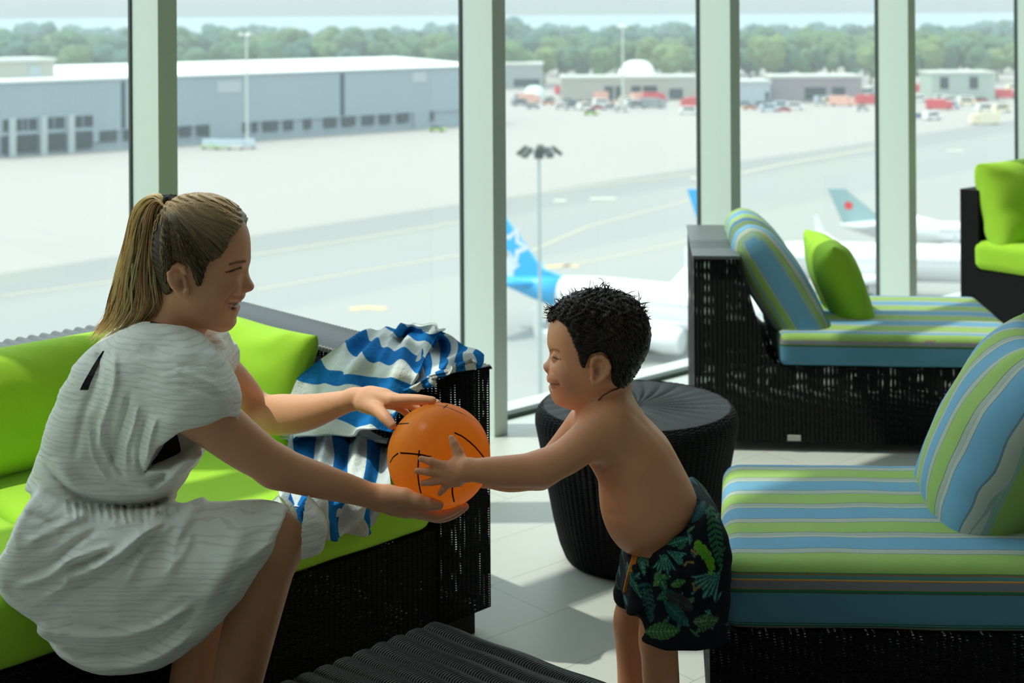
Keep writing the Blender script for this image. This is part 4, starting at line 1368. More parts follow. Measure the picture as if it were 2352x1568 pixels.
                pos.append(o + acc / m[:, None] * h); keys.append(key(cells + bl * N + off))
            for ax in range(3):
                sl = [slice(0, N)] * 3; sl2 = list(sl); sl2[ax] = slice(1, N + 1)
                a, b = ins[tuple(sl)], ins[tuple(sl2)]
                E = np.argwhere(a != b)
                if not len(E): continue
                fl = a[E[:, 0], E[:, 1], E[:, 2]]
                I = E + bl * N + off
                o1, o2 = [(1, 2), (2, 0), (0, 1)][ax]
                c0 = I.copy(); c1 = I.copy(); c1[:, o1] -= 1; c2 = c1.copy(); c2[:, o2] -= 1; c3 = I.copy(); c3[:, o2] -= 1
                q = np.stack([key(c0), key(c1), key(c2), key(c3)], 1)
                q[~fl] = q[~fl][:, ::-1]
                quads.append(q)
        keys = np.concatenate(keys); pos = np.concatenate(pos); quads = np.concatenate(quads)
        order = np.argsort(keys); keys = keys[order]; pos = pos[order]
        ix = np.searchsorted(keys, quads); ix = np.clip(ix, 0, len(keys) - 1)
        ok = (keys[ix] == quads).all(1)
        at_ = {}
        if color is not None:
            at_['Col'] = ('FLOAT_COLOR', color(pos))
        return np_mesh(name, pos, ix[ok], at_)

def paint_base(pos, base):
    c = np.ones((len(pos), 4)); c[:, :3] = base; return c
def paint_lines(c, pos, yc, pts, wd, col, strength=1.0, side=0, hard=2, pj=True):
    if pj:
        k_ = yc / (yc - np.abs(pos[:, 1] - yc)); pos = np.stack([pos[:, 0] * k_, pos[:, 1], EYE + (pos[:, 2] - EYE) * k_], 1)
    V = np.array([[*(lambda v: (v.x, v.z))(at(p[0], p[1], yc))] for p in pts])
    if len(V) > 2: V = catmull(V, 4, False)
    d = np.full(len(pos), 1e9)
    if len(V) == 1: d = np.sqrt(((pos[:, (0, 2)] - V[0]) ** 2).sum(1))
    for i in range(len(V) - 1):
        q, t = seg2d(pos[:, (0, 2)], V[i], V[i + 1]); d = np.minimum(d, q)
    m = np.exp(-(d / (wd * yc / F)) ** hard) * strength
    m = m[:, None]
    c[:, :3] = c[:, :3] * (1 - m) + np.array(col) * m

def mat_skin(name, rough=0.5):
    t = NT(name)
    col = t.attr('Col', 'Color')
    nz = t.noise(t.coord(), 45, 4)
    col = t.mix(t.math('MULTIPLY', nz, 0.14), col, (0.34, 0.13, 0.07))
    t.base(col, rough, 0.35)
    t.b.inputs['Subsurface Weight'].default_value = 0.18
    t.b.inputs['Subsurface Radius'].default_value = (0.012, 0.005, 0.003)
    t.b.inputs['Subsurface Scale'].default_value = 0.6
    t.bump(t.noise(t.coord(), 420, 3), 0.0003, 0.6)
    return t.m
M['skin'] = mat_skin('skin')
# ------------------------------------------------------------------ the ball
BALL_C = at(1008, 1047, 2.50); BALL_R = 0.0905
def ball_front(px, py, lift):
    """point on the camera side of the ball under a pixel, lifted off the surface"""
    d = (at(px, py, 1.0) - Vector((0, 0, EYE))).normalized()
    oc = Vector((0, 0, EYE)) - BALL_C
    R = BALL_R + lift
    b = oc.dot(d); c = oc.dot(oc) - R * R
    disc = max(b * b - c, 0)
    return Vector((0, 0, EYE)) + d * (-b - math.sqrt(disc))

# ------------------------------------------------------------------ the woman
WSK = (0.81, 0.41, 0.235)
HY = 2.47                               # depth of her middle plane
woman = empty('woman', (at(150, 1300, 2.45).x, 2.45, 0.0), 0, 'woman in a white dress with a blonde ponytail, seated on the sofa handing over the ball', 'person')
woman['label'] = 'woman in a white crinkled dress with a blonde ponytail, handing over the orange ball'
def wput(name, me, mat, parent=woman, **kw):
    o = put(name, me, mat, **kw)
    o.parent = parent; o.matrix_parent_inverse = parent.matrix_world.inverted() if parent.name != woman.name else Matrix.Translation(-woman.location)
    return o

B = Body(HY)
W = B.W
def w_taper(X, Z):
    xc, xf, zb = at(440, 600, HY).x, at(577, 600, HY).x, at(440, 470, HY).z
    d = np.clip((X - xc) / (xf - xc), -1.0, .985)
    f = np.sqrt(1 - np.abs(d) ** 2.3)
    up = np.clip((Z - at(0, 560, HY).z) / (zb - at(0, 560, HY).z), 0, .97)
    dn = np.clip((at(0, 670, HY).z - Z) / .075, 0, 1)
    return f * np.sqrt(1 - up ** 2.2) * (1 - .22 * dn)
# head: cranium, face block, jaw
B.slabp([(566,570),(571,582),(569,596),(565,612),(563,632),(562,650),(560,668),(556,684),(548,700),(541,716),(535,730),(535,742),(529,750),(518,754),(500,752),(478,742),(452,722),(428,690),(405,668),(392,630),(388,570),(400,520),(430,488),(470,474),(515,486),(548,520)], 0.071, 0.030, k=0, wf=w_taper)
B.ell(W((455, 562)), (0.090, 0.074, 0.080), 0.02)
B.ell(W((480, 650)), (0.050, 0.062, 0.060), 0.02)
B.ell(W((517, 657), -.036), (0.022, 0.019, 0.019), 0.022)      # cheeks
B.ell(W((517, 657), .036), (0.022, 0.019, 0.019), 0.022)
B.slabp([(536,712),(540,722),(536,732),(537,742),(530,751),(518,754),(505,750),(510,725)], 0.030, 0.024, k=.015)
# nose
B.slabp([(560,606),(566,614),(569.5,627),(574.5,640),(580,650),(583.5,657),(581,665),(573,669),(561,671),(548,668),(546,650),(550,625)], 0.0145, 0.0115, k=.008)
B.ell(W((557, 660), -.0115), (0.011, 0.0075, 0.0085), .006)
B.ell(W((557, 660), .0115), (0.011, 0.0075, 0.0085), .006)
# lips
B.slabp([(548,676),(558,678),(559,683),(553,689),(541,690),(527,690),(533,683)], 0.028, 0.012, k=.006)
B.slabp([(528,699),(545,705),(546,711),(540,717),(530,716),(523,706)], 0.0255, 0.011, k=.006)
# eye sockets
for sd in (-1, 1):
    B.ell(W((556, 617), sd * .037), (0.016, 0.018, 0.010), .012, 's')
    B.ell(W((541, 619), sd * .0315), (0.0125, 0.0125, 0.0100), .005)
B.slabp([(543,596),(566,592),(569,600),(566,607),(545,608),(530,606)], 0.045, 0.03, k=.012)
# mouth opening
B.slabp([(519,693),(532,690),(546,690),(556,692),(552,704),(541,703),(530,701)], 0.034, 0.006, k=.003, mode='s')
B_HEAD = list(B.ops)
# neck
B.chain([(432,690),(410,742),(378,800)], [.050, .049, .062], k=.02, flat=(0, 1, 0), fs=1.0)
# ear (near and far)
for sd in (-1, 1):
    y = HY + sd * .071
    def E(px, py, dd=0): return npv(*at(px, py, y + sd * dd))
    rim = [(424,628),(420,614),(409,609),(397,614),(390,628),(391,642),(398,656),(408,668),(418,677),(427,676),(429,664)]
    for a, b in zip(rim, rim[1:]): B.cap(E(*a, .009), E(*b, .009), .0048, .0048, .003)
    B.cap(E(408,632,-.004), E(416,662,-.004), .014, .011, .006)
    B.ell(E(417,645,.012), (.0085,.0085,.013), .004, 's')
    B.cap(E(424,640,.006), E(426,652,.006), .004, .004, .003)
    B.cap(E(404,628,.006), E(404,652,.006), .0035, .003, .003)
# torso core
B.slabp([(350,760),(400,790),(440,850),(440,950),(400,1050),(360,1120),(300,1160),(200,1150),(130,1080),(150,980),(185,890),(240,800)], 0.112, 0.08, k=.03)
B.ell(W((205,1245)), (.110,.130,.095), .04)
# near arm (her right)
B.chain([(400,905,2.335),(462,945,2.315),(560,1022,2.345),(632,1071,2.375)], [.050,.045,.0385,.032], k=.02, k0=.03)
B.chain([(632,1071,2.375),(668,1084,2.385),(750,1108,2.405),(820,1128,2.425),(872,1144,2.44)], [.033,.0325,.0275,.0225,.0195], k=.015)
# far arm (her left)
B.chain([(440,830,2.60),(500,850,2.65),(552,898,2.71),(590,952,2.75)], [.048,.038,.034,.032], k=.02, k0=.03)
B.chain([(590,952,2.75),(640,952,2.715),(700,948,2.675),(765,931,2.63),(814,916,2.60)], [.033,.038,.034,.0245,.0180], k=.015)
# far hand on top of the ball
def hand_pts(B, pts, rad, k=.006): B.chain(pts, rad, k=k)
fl = (0.15, -0.4, 0.9)
B.chain([(812,916,2.60),(845,912,2.585),(880,914,2.565)], [.018,.0185,.017], k=.012)
B.chain([(850,914,2.575),(902,918,2.535)], [.0175,.0115], k=.010)
B.chain([(850,912,2.585),(905,917,2.558)], [.016,.0115], k=.010)
B.chain([(850,914,2.595),(903,919,2.58)], [.015,.011], k=.010)
B.chain([(850,918,2.60),(896,926,2.597)], [.014,.0105], k=.010)
B.chain([(902,918,2.535),(940,916,2.52),(968,917,2.512),(994,919.5,2.508)], [.0105,.0090,.0082,.0068], k=.004)
B.chain([(905,917,2.558),(948,918,2.555),(978,921,2.552),(1003,925,2.55)], [.0105,.0088,.0080,.0066], k=.004)
B.chain([(903,919,2.58),(934,928,2.59),(955,937,2.592),(970,948,2.588)], [.0100,.0085,.0078,.0065], k=.004)
B.chain([(896,926,2.597),(916,936,2.60),(930,946,2.60),(941,957,2.597)], [.0090,.0076,.0068,.0058], k=.004)
B.chain([(836,926,2.575),(866,941,2.535),(885,959,2.505),(900,976,2.492)], [.0170,.0125,.0105,.0080], k=.008)
# near hand under the ball
B.chain([(868,1143,2.44),(900,1152,2.45),(935,1162,2.46)], [.0195,.020,.018], k=.012)
K = [(962,1170,2.437),(967,1174,2.458),(965,1176,2.479),(955,1175,2.498)]
for (x, y, d_), r_ in zip(K, (.0125, .0125, .012, .011)):
    B.chain([(905,1153,2.452),(x,y,d_)], [.0165, r_], k=.010)
B.chain([K[0],(1000,1184,2.45),(1030,1177,2.462),(1056,1164,2.468)], [.0110,.0093,.0085,.0068], k=.004)
B.chain([K[1],(1006,1188,2.475),(1040,1180,2.485),(1068,1163,2.492)], [.0112,.0095,.0086,.0070], k=.004)
B.chain([K[2],(1002,1188,2.50),(1035,1181,2.51),(1060,1166,2.517)], [.0105,.0090,.0082,.0066], k=.004)
B.chain([K[3],(984,1184,2.522),(1008,1178,2.535),(1026,1168,2.542)], [.0095,.0080,.0073,.0060], k=.004)
tp = [tuple(ball_front(x, y, l)) for x, y, l in ((962,1150,.011),(988,1157,.0095),(1008,1160,.0085))]
B.cap(W((893,1138,2.435)), W((930,1141,2.425)), .0185, .0145, .010)
B.cap(W((930,1141,2.425)), tp[0], .0135, .0118, .006)
B.cap(tp[0], tp[1], .0115, .0105, .004); B.cap(tp[1], tp[2], .0105, .0085, .004)
# legs
B.chain([(160,1300,2.43),(330,1288,2.40),(520,1262,2.365),(624,1246,2.345)], [.078,.072,.060,.050], k=.02, k0=.012)
B.chain([(624,1246,2.345),(606,1330,2.345),(572,1450,2.345),(545,1568,2.34),(505,1800,2.31)], [.050,.0445,.0445,.041,.027], k=.02, k0=.02)
B.chain([(170,1300,2.54),(330,1290,2.55),(520,1290,2.56)], [.075,.070,.054], k=.03)
B.chain([(520,1290,2.56),(490,1400,2.57),(455,1520,2.57),(400,1760,2.56)], [.050,.048,.046,.027], k=.025)
# feet
for (ax, ay, ad, tx) in ((505,1800,2.30,1), (400,1760,2.56,1)):
    a = at(ax, ay, ad); a = npv(a.x, a.y, max(a.z, .085))
    B.cap(a, npv(a[0]-.03, a[1], .04), .03, .033, .02); B.cap(npv(a[0]-.02, a[1], .045), npv(a[0]+.12, a[1]-.02, .028), .036, .028, .02)
    B.cap(npv(a[0]+.1, a[1]-.02, .026), npv(a[0]+.165, a[1]-.03, .018), .03, .017, .02)
# small relief of the face: eye line, creases, nostril, brow, knuckles
B.lines([([(519,625),(533,622),(548,616),(553,615)], 1.6, -.0030), ([(522,632),(536,629),(549,623)], 1.8, -.0008), ([(547,655),(538,666),(524,682),(512,698),(511,712)], 3.2, -.0034),
         ([(519,690),(517,697),(520,704)], 2.5, -.0018), ([(548,664),(552,668),(560,668)], 1.5, -.0014), ([(530,609),(545,603),(563,602)], 3.5, .0010), ([(524,613),(538,609),(552,609)], 1.8, -.0012)])
def fold_noise(sc, amp, seed):
    def fn(P):
        q = P * sc
        return amp * (np.sin(q[:, 0] * 1.3 + np.sin(q[:, 2] * 1.9 + seed) * 1.5) * np.sin(q[:, 2] * 1.1 + np.cos(q[:, 1] * 1.4 + q[:, 0]) * 1.3 + seed))
    return fn
def wcol(pos):
    c = paint_base(pos, WSK)
    y = HY
    head = (pos[:, 2] > .80) & (pos[:, 0] > at(380, 600, HY).x) & (pos[:, 0] < at(590, 600, HY).x)
    h = c[head]; p = pos[head]
    paint_lines(h, p, y, [(520, 670), (535, 660)], 26, (.62, .27, .16), .5)
    paint_lines(h, p, y, [(574, 652), (576, 660)], 10, (.55, .22, .14), .5)
    paint_lines(h, p, y, [(528, 607), (542, 602.5), (563, 600)], 3.0, (.10, .05, .028), .9, hard=4)
    paint_lines(h, p, y, [(520, 625), (533, 621.5), (548, 616), (553, 615)], 2.4, (.015, .010, .008), .98, hard=4)
    paint_lines(h, p, y, [(536, 683), (550, 683), (558, 682)], 4.5, (.46, .13, .11), .7, hard=4)
    paint_lines(h, p, y, [(526, 706), (537, 711), (545, 710)], 4.2, (.46, .13, .11), .75, hard=4)
    paint_lines(h, p, y, [(526, 697), (540, 697), (548, 698)], 3.0, (.10, .02, .02), .8, hard=4)
    paint_lines(h, p, y, [(417, 645), (418, 655)], 6, (.30, .10, .06), .7)
    paint_lines(h, p, y, [(392, 630), (400, 612), (415, 612)], 5, (.66, .26, .17), .6)
    c[head] = h
    for tip in ((1000,1160),(900,978),(996,920)):
        paint_lines(c, pos, 2.47, [tip, (tip[0]+1, tip[1])], 11, (.70, .33, .24), .45, pj=False)
    return c
me = B.mesh('woman_body', h=0.0024, color=wcol)
wput('body', me, M['skin'])
print('woman verts', len(me.vertices))

# teeth
T = Body(HY)
T.slabp([(518,693),(536,691),(549,690),(552,693),(548,701),(538,702),(526,700)], 0.0265, 0.012, k=0)
T.lines([([(x, 689), (x - .5, 702)], .7, -.0008) for x in (529, 533.5, 538, 542.5, 546.5)])
wput('teeth', T.mesh('teeth', h=0.0012), plain('teeth_enamel', (0.80, 0.76, 0.68), 0.3, 0.5, var=.02))

# --- dress
D = Body(HY)
WD = D.W
# skirt
SKP = [(384,1140),(392,1160),(420,1166),(458,1152),(472,1162),(530,1160),(594,1158),(640,1166),(656,1176),(652,1195),(645,1212),(630,1250),(612,1290),(580,1340),(543,1391),(505,1435),(464,1475),(432,1503),(399,1525),(362,1544),(326,1552),(254,1561),(203,1554),(150,1527),(100,1490),(80,1464),(79,1444),(36,1414),(0,1386),(-14,1350),(-12,1300),(4,1272),(20,1232),(33,1203),(62,1156),(96,1098),(150,1110),(250,1140)]
D.slabp(SKP, 0.195, 0.09, k=0, n=3, yc=2.375)
D.chain([(100,1300,2.42),(330,1282,2.40),(520,1248,2.365),(650,1228,2.345)], [.098,.094,.083,.072], k=.03, k0=.03)
D.slabp([(380,1168),(420,1166),(458,1152),(472,1162),(530,1160),(594,1158),(640,1166),(660,1180),(640,1300),(500,1300),(380,1260)], .115, .04, k=.03, yc=2.36)
D.ell(npv(*at(140, 1310, 2.40)), (.15, .12, .13), .04)
D.slabp(SKP, 0.26, 0.012, k=.006, n=3, mode='i', pj=2, dy=-.02)
D.slabp([(344,742),(370,752),(400,783),(430,808),(452,842),(462,880),(478,940),(470,990),(460,1035),(450,1062),(428,1096),(392,1138),(362,1156),(300,1162),(240,1158),(178,1140),(130,1104),(98,1082),(108,1045),(124,996),(140,945),(160,892),(188,838),(222,790),(280,762),(320,745)], 0.155, 0.085, k=.012)
D.ell(WD((385, 842)), (0.105, 0.175, 0.070), .05)
# sleeves: near and far, cut open
D.chain([(385,868,2.36),(432,905,2.315),(452,935,2.29)], [.085,.080,.070], k=.05)
D.chain([(372,930,2.36),(385,1005,2.315)], [.080,.055], k=.05)
D.chain([(430,800,2.57),(476,824,2.65)], [.058,.052], k=.04)
D.chain([(455,790,2.57),(502,842,2.68)], [.046,.040], k=.03)
# open the neck
D.cap(WD((398, 765)), WD((470, 700)), .052, .075, .012, 's', flat=(0, 1, 0), fs=1.0)
D.cap(WD((440, 798)), WD((480, 770)), .020, .035, .015, 's')
# sleeve openings
def wedge(pts, y0, y1, k=.006):
    V = np.array([[*(lambda v: (v.x, v.z))(at(p[0], p[1], 2.33))] for p in pts]); V = catmull(V, 3)
    def fn(P):
        d2 = poly2d(P[:, (0, 2)], V)
        return np.maximum(d2, np.abs(P[:, 1] - (y0 + y1) / 2) - abs(y1 - y0) / 2)
    lo, hi = V.min(0), V.max(0)
    D.add(fn, (lo[0], min(y0, y1), lo[1]), (hi[0], max(y0, y1), hi[1]), k, 's')
wedge([(533,928),(505,934),(470,944),(432,962),(402,984),(382,1006),(366,1030),(350,1060),(336,1079),(352,1070),(375,1062),(403,1052),(425,1040),(450,1030),(500,1030),(560,1000),(560,940)], 2.18, 2.375)
D.cap(npv(*at(565, 905, 2.79)), npv(*at(536, 866, 2.715)), .055, .033, .010, 's')
# waist gathers and folds
D.lines([([(104,1068),(140,1108),(180,1139),(240,1156),(300,1162),(362,1155),(386,1140)], 7, -.012),
         ([(120,1052),(170,1110),(230,1135),(300,1140),(370,1120),(430,1060)], 16, .012),
         ([(345,1120),(380,1085),(440,1040)], 12, -.005)] +
        [([(x, 1152 + (abs(x - 250) * -.02)), (x + 6 + (i % 3) * 4, 1190 + (i * 7) % 17)], 3.0, -.0035 if i % 2 else .003) for i, x in enumerate(range(150, 380, 9))], side=0)
D.lines([([(230,790),(225,860),(190,960),(170,1060)], 9, -.006), ([(262,800),(262,880),(240,960),(225,1040)], 8, .006), ([(300,900),(285,960),(262,1030),(250,1090)], 7, -.007),
         ([(318,930),(305,985),(290,1030),(290,1080)], 6, .006), ([(340,950),(325,1000),(318,1050),(325,1090)], 6, -.006), ([(360,960),(345,1010),(338,1060)], 5, .005),
         ([(230,960),(232,1020),(262,1080)], 6, .005), ([(250,1000),(255,1050),(285,1095)], 5, -.006), ([(205,980),(215,1050),(250,1105)], 5, .004),
         ([(400,850),(440,860),(500,890)], 8, .004), ([(380,880),(440,890),(510,915)], 7, -.003), ([(345,800),(390,830),(430,850)], 8, -.004), ([(300,790),(360,850),(420,900)], 10, .003)], side=-1)
D.lines([([(60,1250),(130,1215),(200,1172)], 12, .007), ([(50,1320),(120,1290),(170,1250),(225,1218)], 8, -.008), ([(40,1345),(110,1325),(165,1285),(230,1262),(262,1255)], 9, .010),
         ([(150,1330),(215,1308),(260,1280),(285,1262),(330,1225),(390,1195)], 10, .012), ([(150,1305),(200,1290),(250,1262)], 6, -.009), ([(160,1350),(220,1330),(290,1285),(330,1250)], 7, -.009),
         ([(100,1370),(150,1345),(150,1325)], 8, .006), ([(290,1340),(320,1290),(360,1235),(400,1200)], 9, .005), ([(380,1320),(420,1270),(440,1225)], 10, .004),
         ([(90,1445),(180,1462),(270,1462),(350,1440),(430,1400)], 14, .012), ([(96,1462),(170,1492),(240,1500),(320,1490),(400,1440),(460,1390)], 9, -.013), ([(150,1425),(260,1440),(340,1430),(430,1380)], 8, -.006),
         ([(120,1500),(210,1530),(300,1530),(380,1500),(450,1450)], 10, .008), ([(10,1340),(60,1380),(150,1400)], 12, -.004), ([(60,1180),(110,1200),(150,1240)], 10, -.004),
         ([(430,1450),(500,1380),(560,1290),(600,1210)], 18, -.004), ([(560,1200),(520,1300),(470,1380)], 22, .003)], side=-1)
D.disp(fold_noise(38, .0022, 1.0), WD((-40, 1580)) - 1, WD((700, 700)) + 1)
def crinkle(P):
    return .00055 * np.sin(P[:, 2] * 520 + 3 * np.sin(P[:, 0] * 40) + 2 * np.sin(P[:, 1] * 33)) * (.4 + .6 * np.sin(P[:, 0] * 60 + P[:, 2] * 35) ** 2)
D.disp(crinkle, (-3, 0, -1), (3, 5, 3))
t = NT('white_crinkle_cotton')
co = t.coord()
s = t.sep(co)
wx = t.noise(t.mapping(co, (6, 6, 30)), 1.0, 3)
line = t.math('GREATER_THAN', t.math('SINE', t.math('ADD', t.math('MULTIPLY', s[2], 760.0), t.math('MULTIPLY', wx, 22.0))), 0.62)
brk = t.math('GREATER_THAN', t.noise(t.mapping(co, (14, 14, 60)), 1.0, 2), 0.44)
col = t.mix(t.math('MULTIPLY', t.math('MULTIPLY', line, brk), 0.28), (0.90, 0.90, 0.86), (0.50, 0.49, 0.46))
t.base(col, 0.85, 0.1)
t.b.inputs['Sheen Weight'].default_value = 0.15
hh = t.math('ADD', t.math('MULTIPLY', t.noise(t.mapping(co, (60, 60, 260)), 1.0, 3), 1.0), t.math('MULTIPLY', t.noise(co, 700, 1), .25))
t.bump(hh, 0.0016)
M['dress'] = t.m
me = D.mesh('dress', h=0.0030)
wput('dress', me, M['dress'])
print('dress verts', len(me.vertices))
# black swim top: side panel seen in the sleeve opening, neck straps and the tie on her back
S = Body(HY)
S.slabp([(310,930),(380,930),(440,950),(452,1010),(440,1050),(400,1075),(340,1080),(290,1060)], 0.128, 0.06, k=0)
M['black'] = plain('black_swim_fabric', (0.012, 0.012, 0.014), 0.7, 0.3)
wput('swim_top', S.mesh('swim_top', h=.004), M['black'])
def on_dress(pts, lift=.0015):
    out = []
    for px, py in pts:
        lo, hi = 2.15, HY
        Ys = np.linspace(lo, hi, 260); dd = D.eval(np.array([at(px, py, y) for y in Ys]))
        i = int(np.argmax(dd < 0)) if (dd < 0).any() else len(Ys) - 1
        out.append(at(px, py, Ys[i] - lift))
    return out
bm = bmesh.new()
tube_bm(bm, [at(346,742,2.405), at(372,747,2.402), at(384,760,2.402), at(392,782,2.398), at(398,800,2.400)], .0036, 8)
wput('neck_strap', bm_mesh(bm), M['black'], smooth=True)
bm = bmesh.new()
pts = on_dress([(238,806),(229,822),(218,842),(208,862),(199,880),(193,895)], .003)
vs = []
for q, wdt in zip(pts, (.0016, .003, .0042, .0052, .006, .0068)):
    vs.append((bm.verts.new(q + Vector((-wdt, -.001, 0))), bm.verts.new(q + Vector((wdt, -.001, 0))), bm.verts.new(q + Vector((wdt, .003, 0))), bm.verts.new(q + Vector((-wdt, .003, 0)))))
for a, b in zip(vs, vs[1:]):
    for k in range(4): bm.faces.new((a[k], a[(k+1) % 4], b[(k+1) % 4], b[k]))
bm.faces.new(vs[0][::-1]); bm.faces.new(vs[-1])
wput('tie_cord', bm_mesh(bm), M['black'])
# ------------------------------------------------------------------ hair
def strands(name, paths, radii, cols, mat, parent_fn, sides=3):
    """paths: list of (n,3) arrays; tapered hair strands as one mesh"""
    V, Q, C = [], [], []
    base = 0
    ang = np.arange(sides) * 2 * np.pi / sides
    for P, r, c in zip(paths, radii, cols):
        n = len(P)
        T = np.gradient(P, axis=0); T /= np.maximum(np.linalg.norm(T, axis=1, keepdims=True), 1e-9)
        up = np.array([0.1, 1.0, 0.15])
        S = np.cross(T, up); S /= np.maximum(np.linalg.norm(S, axis=1, keepdims=True), 1e-9)
        U = np.cross(T, S)
        tt = np.linspace(0, 1, n); rad = r * np.clip(np.minimum((1 - tt) * 5, 1), .15, 1)
        ring = P[:, None, :] + rad[:, None, None] * (np.cos(ang)[None, :, None] * S[:, None, :] + np.sin(ang)[None, :, None] * U[:, None, :])
        V.append(ring.reshape(-1, 3)); C.append(np.tile(c, (n * sides, 1)))
        i = np.arange(n - 1)[:, None] * sides; j = np.arange(sides)[None, :]
        a = base + i + j; b = base + i + (j + 1) % sides
        Q.append(np.stack([a, b, b + sides, a + sides], -1).reshape(-1, 4))
        base += n * sides
    V = np.concatenate(V); Q = np.concatenate(Q); C = np.concatenate(C) * np.array((1.0, .90, .84))
    C = np.concatenate([C, np.ones((len(C), 1))], 1)
    me = np_mesh(name, V, Q, {'Col': ('FLOAT_COLOR', C)})
    return parent_fn(name, me, mat)
def mat_hair(name, rough=0.35, spec=0.5, trans=0.0):
    t = NT(name); t.base(t.attr('Col', 'Color'), rough, spec)
    if trans:
        tl = t.node('ShaderNodeBsdfTranslucent'); t.l.new(t.attr('Col', 'Color'), tl.inputs[0])
        mx = t.node('ShaderNodeMixShader'); mx.inputs[0].default_value = trans
        t.l.new(t.b.outputs[0], mx.inputs[1]); t.l.new(tl.outputs[0], mx.inputs[2]); t.l.new(mx.outputs[0], t.o.inputs[0])
    return t.m
M['hair'] = mat_hair('hair_strands', .42, .35)
M['blonde'] = mat_hair('blonde_strands', .38, .5, .38)

HA = Body(HY)
HCAP = [(550,519),(543,503),(522,484),(490,468),(455,461),(425,463),(400,472),(384,482),(374,500),(369,540),(372,590),(380,630),(390,668),(398,660),(392,628),(400,606),(415,604),(428,614),(436,628),(447,652),(458,657),(466,640),(472,618),(482,600),(503,592),(522,566),(534,542),(545,528)]
HA.add(lambda P: B.eval(P, B_HEAD) - .0085, npv(*at(360, 700, HY)) - .09, npv(*at(575, 440, HY)) + .09, 0)
HCO = [(556,516),(560,490),(520,455),(455,445),(400,450),(366,478),(352,520),(350,600),(372,670),(390,674),(398,662),(392,628),(400,603),(415,599),(432,605),(442,628),(450,652),(459,657),(466,640),(472,618),(482,600),(503,592),(522,566),(534,542),(546,526)]
HA.slabp(HCO, .4, .004, k=.006, n=3, mode='i', pj=True)
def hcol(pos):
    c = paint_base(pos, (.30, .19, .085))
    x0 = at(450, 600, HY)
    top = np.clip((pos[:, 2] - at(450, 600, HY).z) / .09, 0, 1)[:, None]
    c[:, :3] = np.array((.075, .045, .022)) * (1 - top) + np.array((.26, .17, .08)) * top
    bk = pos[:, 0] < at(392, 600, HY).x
    c[bk, :3] = (.05, .032, .016)  # shaded gap behind the ponytail, painted into the cap colour
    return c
HA.disp(lambda P: .0012 * np.sin(P[:, 0] * 300 + P[:, 2] * 620 + 2 * np.sin(P[:, 1] * 90)), (-3, 0, -1), (3, 5, 3))
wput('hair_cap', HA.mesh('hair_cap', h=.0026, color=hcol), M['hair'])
def unproj(XZ, y, y0):
    k = (y0 - np.abs(y - y0)) / y0
    return np.stack([XZ[:, 0] * k, y, EYE + (XZ[:, 1] - EYE) * k], 1)
def lift_off(body, P, h=.0010):
    for _ in range(3):
        d = body.eval(P); g = np.stack([body.eval(P + e) - d for e in np.eye(3) * .001], 1)
        g /= np.maximum(np.linalg.norm(g, axis=1, keepdims=True), 1e-9)
        m = (d < .012)[:, None]
        P = P + np.where(m, g * np.clip(h - d, -.001, .010)[:, None], 0)
    return P
def surf_y(body, XZ, side, y0, out=.10):
    """march inward until the surface is met; returns the depth"""
    y = y0 + side * np.full(len(XZ), out)
    for _ in range(24):
        P = unproj(XZ, y, y0)
        d = body.eval(P)
        y = y - side * np.clip(d, -.004, .02) * .9
        y = np.where(side * (y - y0) < 0, y0, y)
    return y
rng = np.random.default_rng(7)
TIE = (383, 479)
def px2(P, Y): 
    return np.array([[*(lambda v: (v.x, v.z))(at(p[0], p[1], Y))] for p in P])
hl = catmull([(549,520),(543,532),(534,545),(524,562),(508,586),(490,597),(476,606),(468,628),(459,654),(449,648),(437,628),(428,612),(415,602),(402,602),(394,622),(392,645),(390,664),(381,650),(374,620),(370,585),(370,550)], 6, False)
paths, rads, cols = [], [], []
tie_w = px2([TIE], HY)[0]
batch = []
HG = Grid2(lambda Q: poly2d(Q, np.array(HCAP, float)), (340, 440), (580, 690), 1.0, 1)
for k in range(1700):
    u = rng.random() ** .85
    side = -1 if rng.random() < .72 else 1
    s_ = hl[int(u * (len(hl) - 1))] + rng.normal(0, 1.5, 2)
    while s_[1] > 602 and 395 < s_[0] < 457: s_ = hl[int(rng.random() * (len(hl) - 1))] + rng.normal(0, 1.5, 2)
    if k % 3 == 0:              # strands that begin anywhere under the others
        while True:
            s_ = np.array((rng.uniform(368, 556), rng.uniform(462, 664)))
            if HG(s_[None])[0] < -2: break
    if rng.random() < .36:      # strands starting along the top of the head
        a = rng.random(); s_ = np.array((552 - 70 * a, 519 - 44 * a ** .6 + rng.random() * 26)) + rng.normal(0, 2, 2)
        a_h = 1.0
    e = np.array(TIE) + rng.normal(0, 2.2, 2)
    mid = (s_ + e) / 2 + np.array((0, -10 - 16 * max(0, 1 - u * 1.6)))
    t = np.linspace(0, 1, 18)[:, None]
    C2 = (1 - t) ** 2 * s_ + 2 * t * (1 - t) * mid + t * t * e
    XZ = px2(C2, HY)
    batch.append((XZ, side, t))
    paths.append(None); rads.append(rng.uniform(.0006, .0014))
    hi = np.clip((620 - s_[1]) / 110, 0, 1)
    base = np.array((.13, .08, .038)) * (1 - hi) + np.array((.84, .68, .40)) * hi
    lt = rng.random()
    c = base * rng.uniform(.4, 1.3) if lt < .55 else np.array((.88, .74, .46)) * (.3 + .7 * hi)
    cols.append(c)
allXZ = np.concatenate([b[0] for b in batch]); sd_ = np.concatenate([np.full(len(b[0]), b[1]) for b in batch])
fr = np.abs(surf_y(HA, allXZ, sd_, HY) - HY); i0 = 0
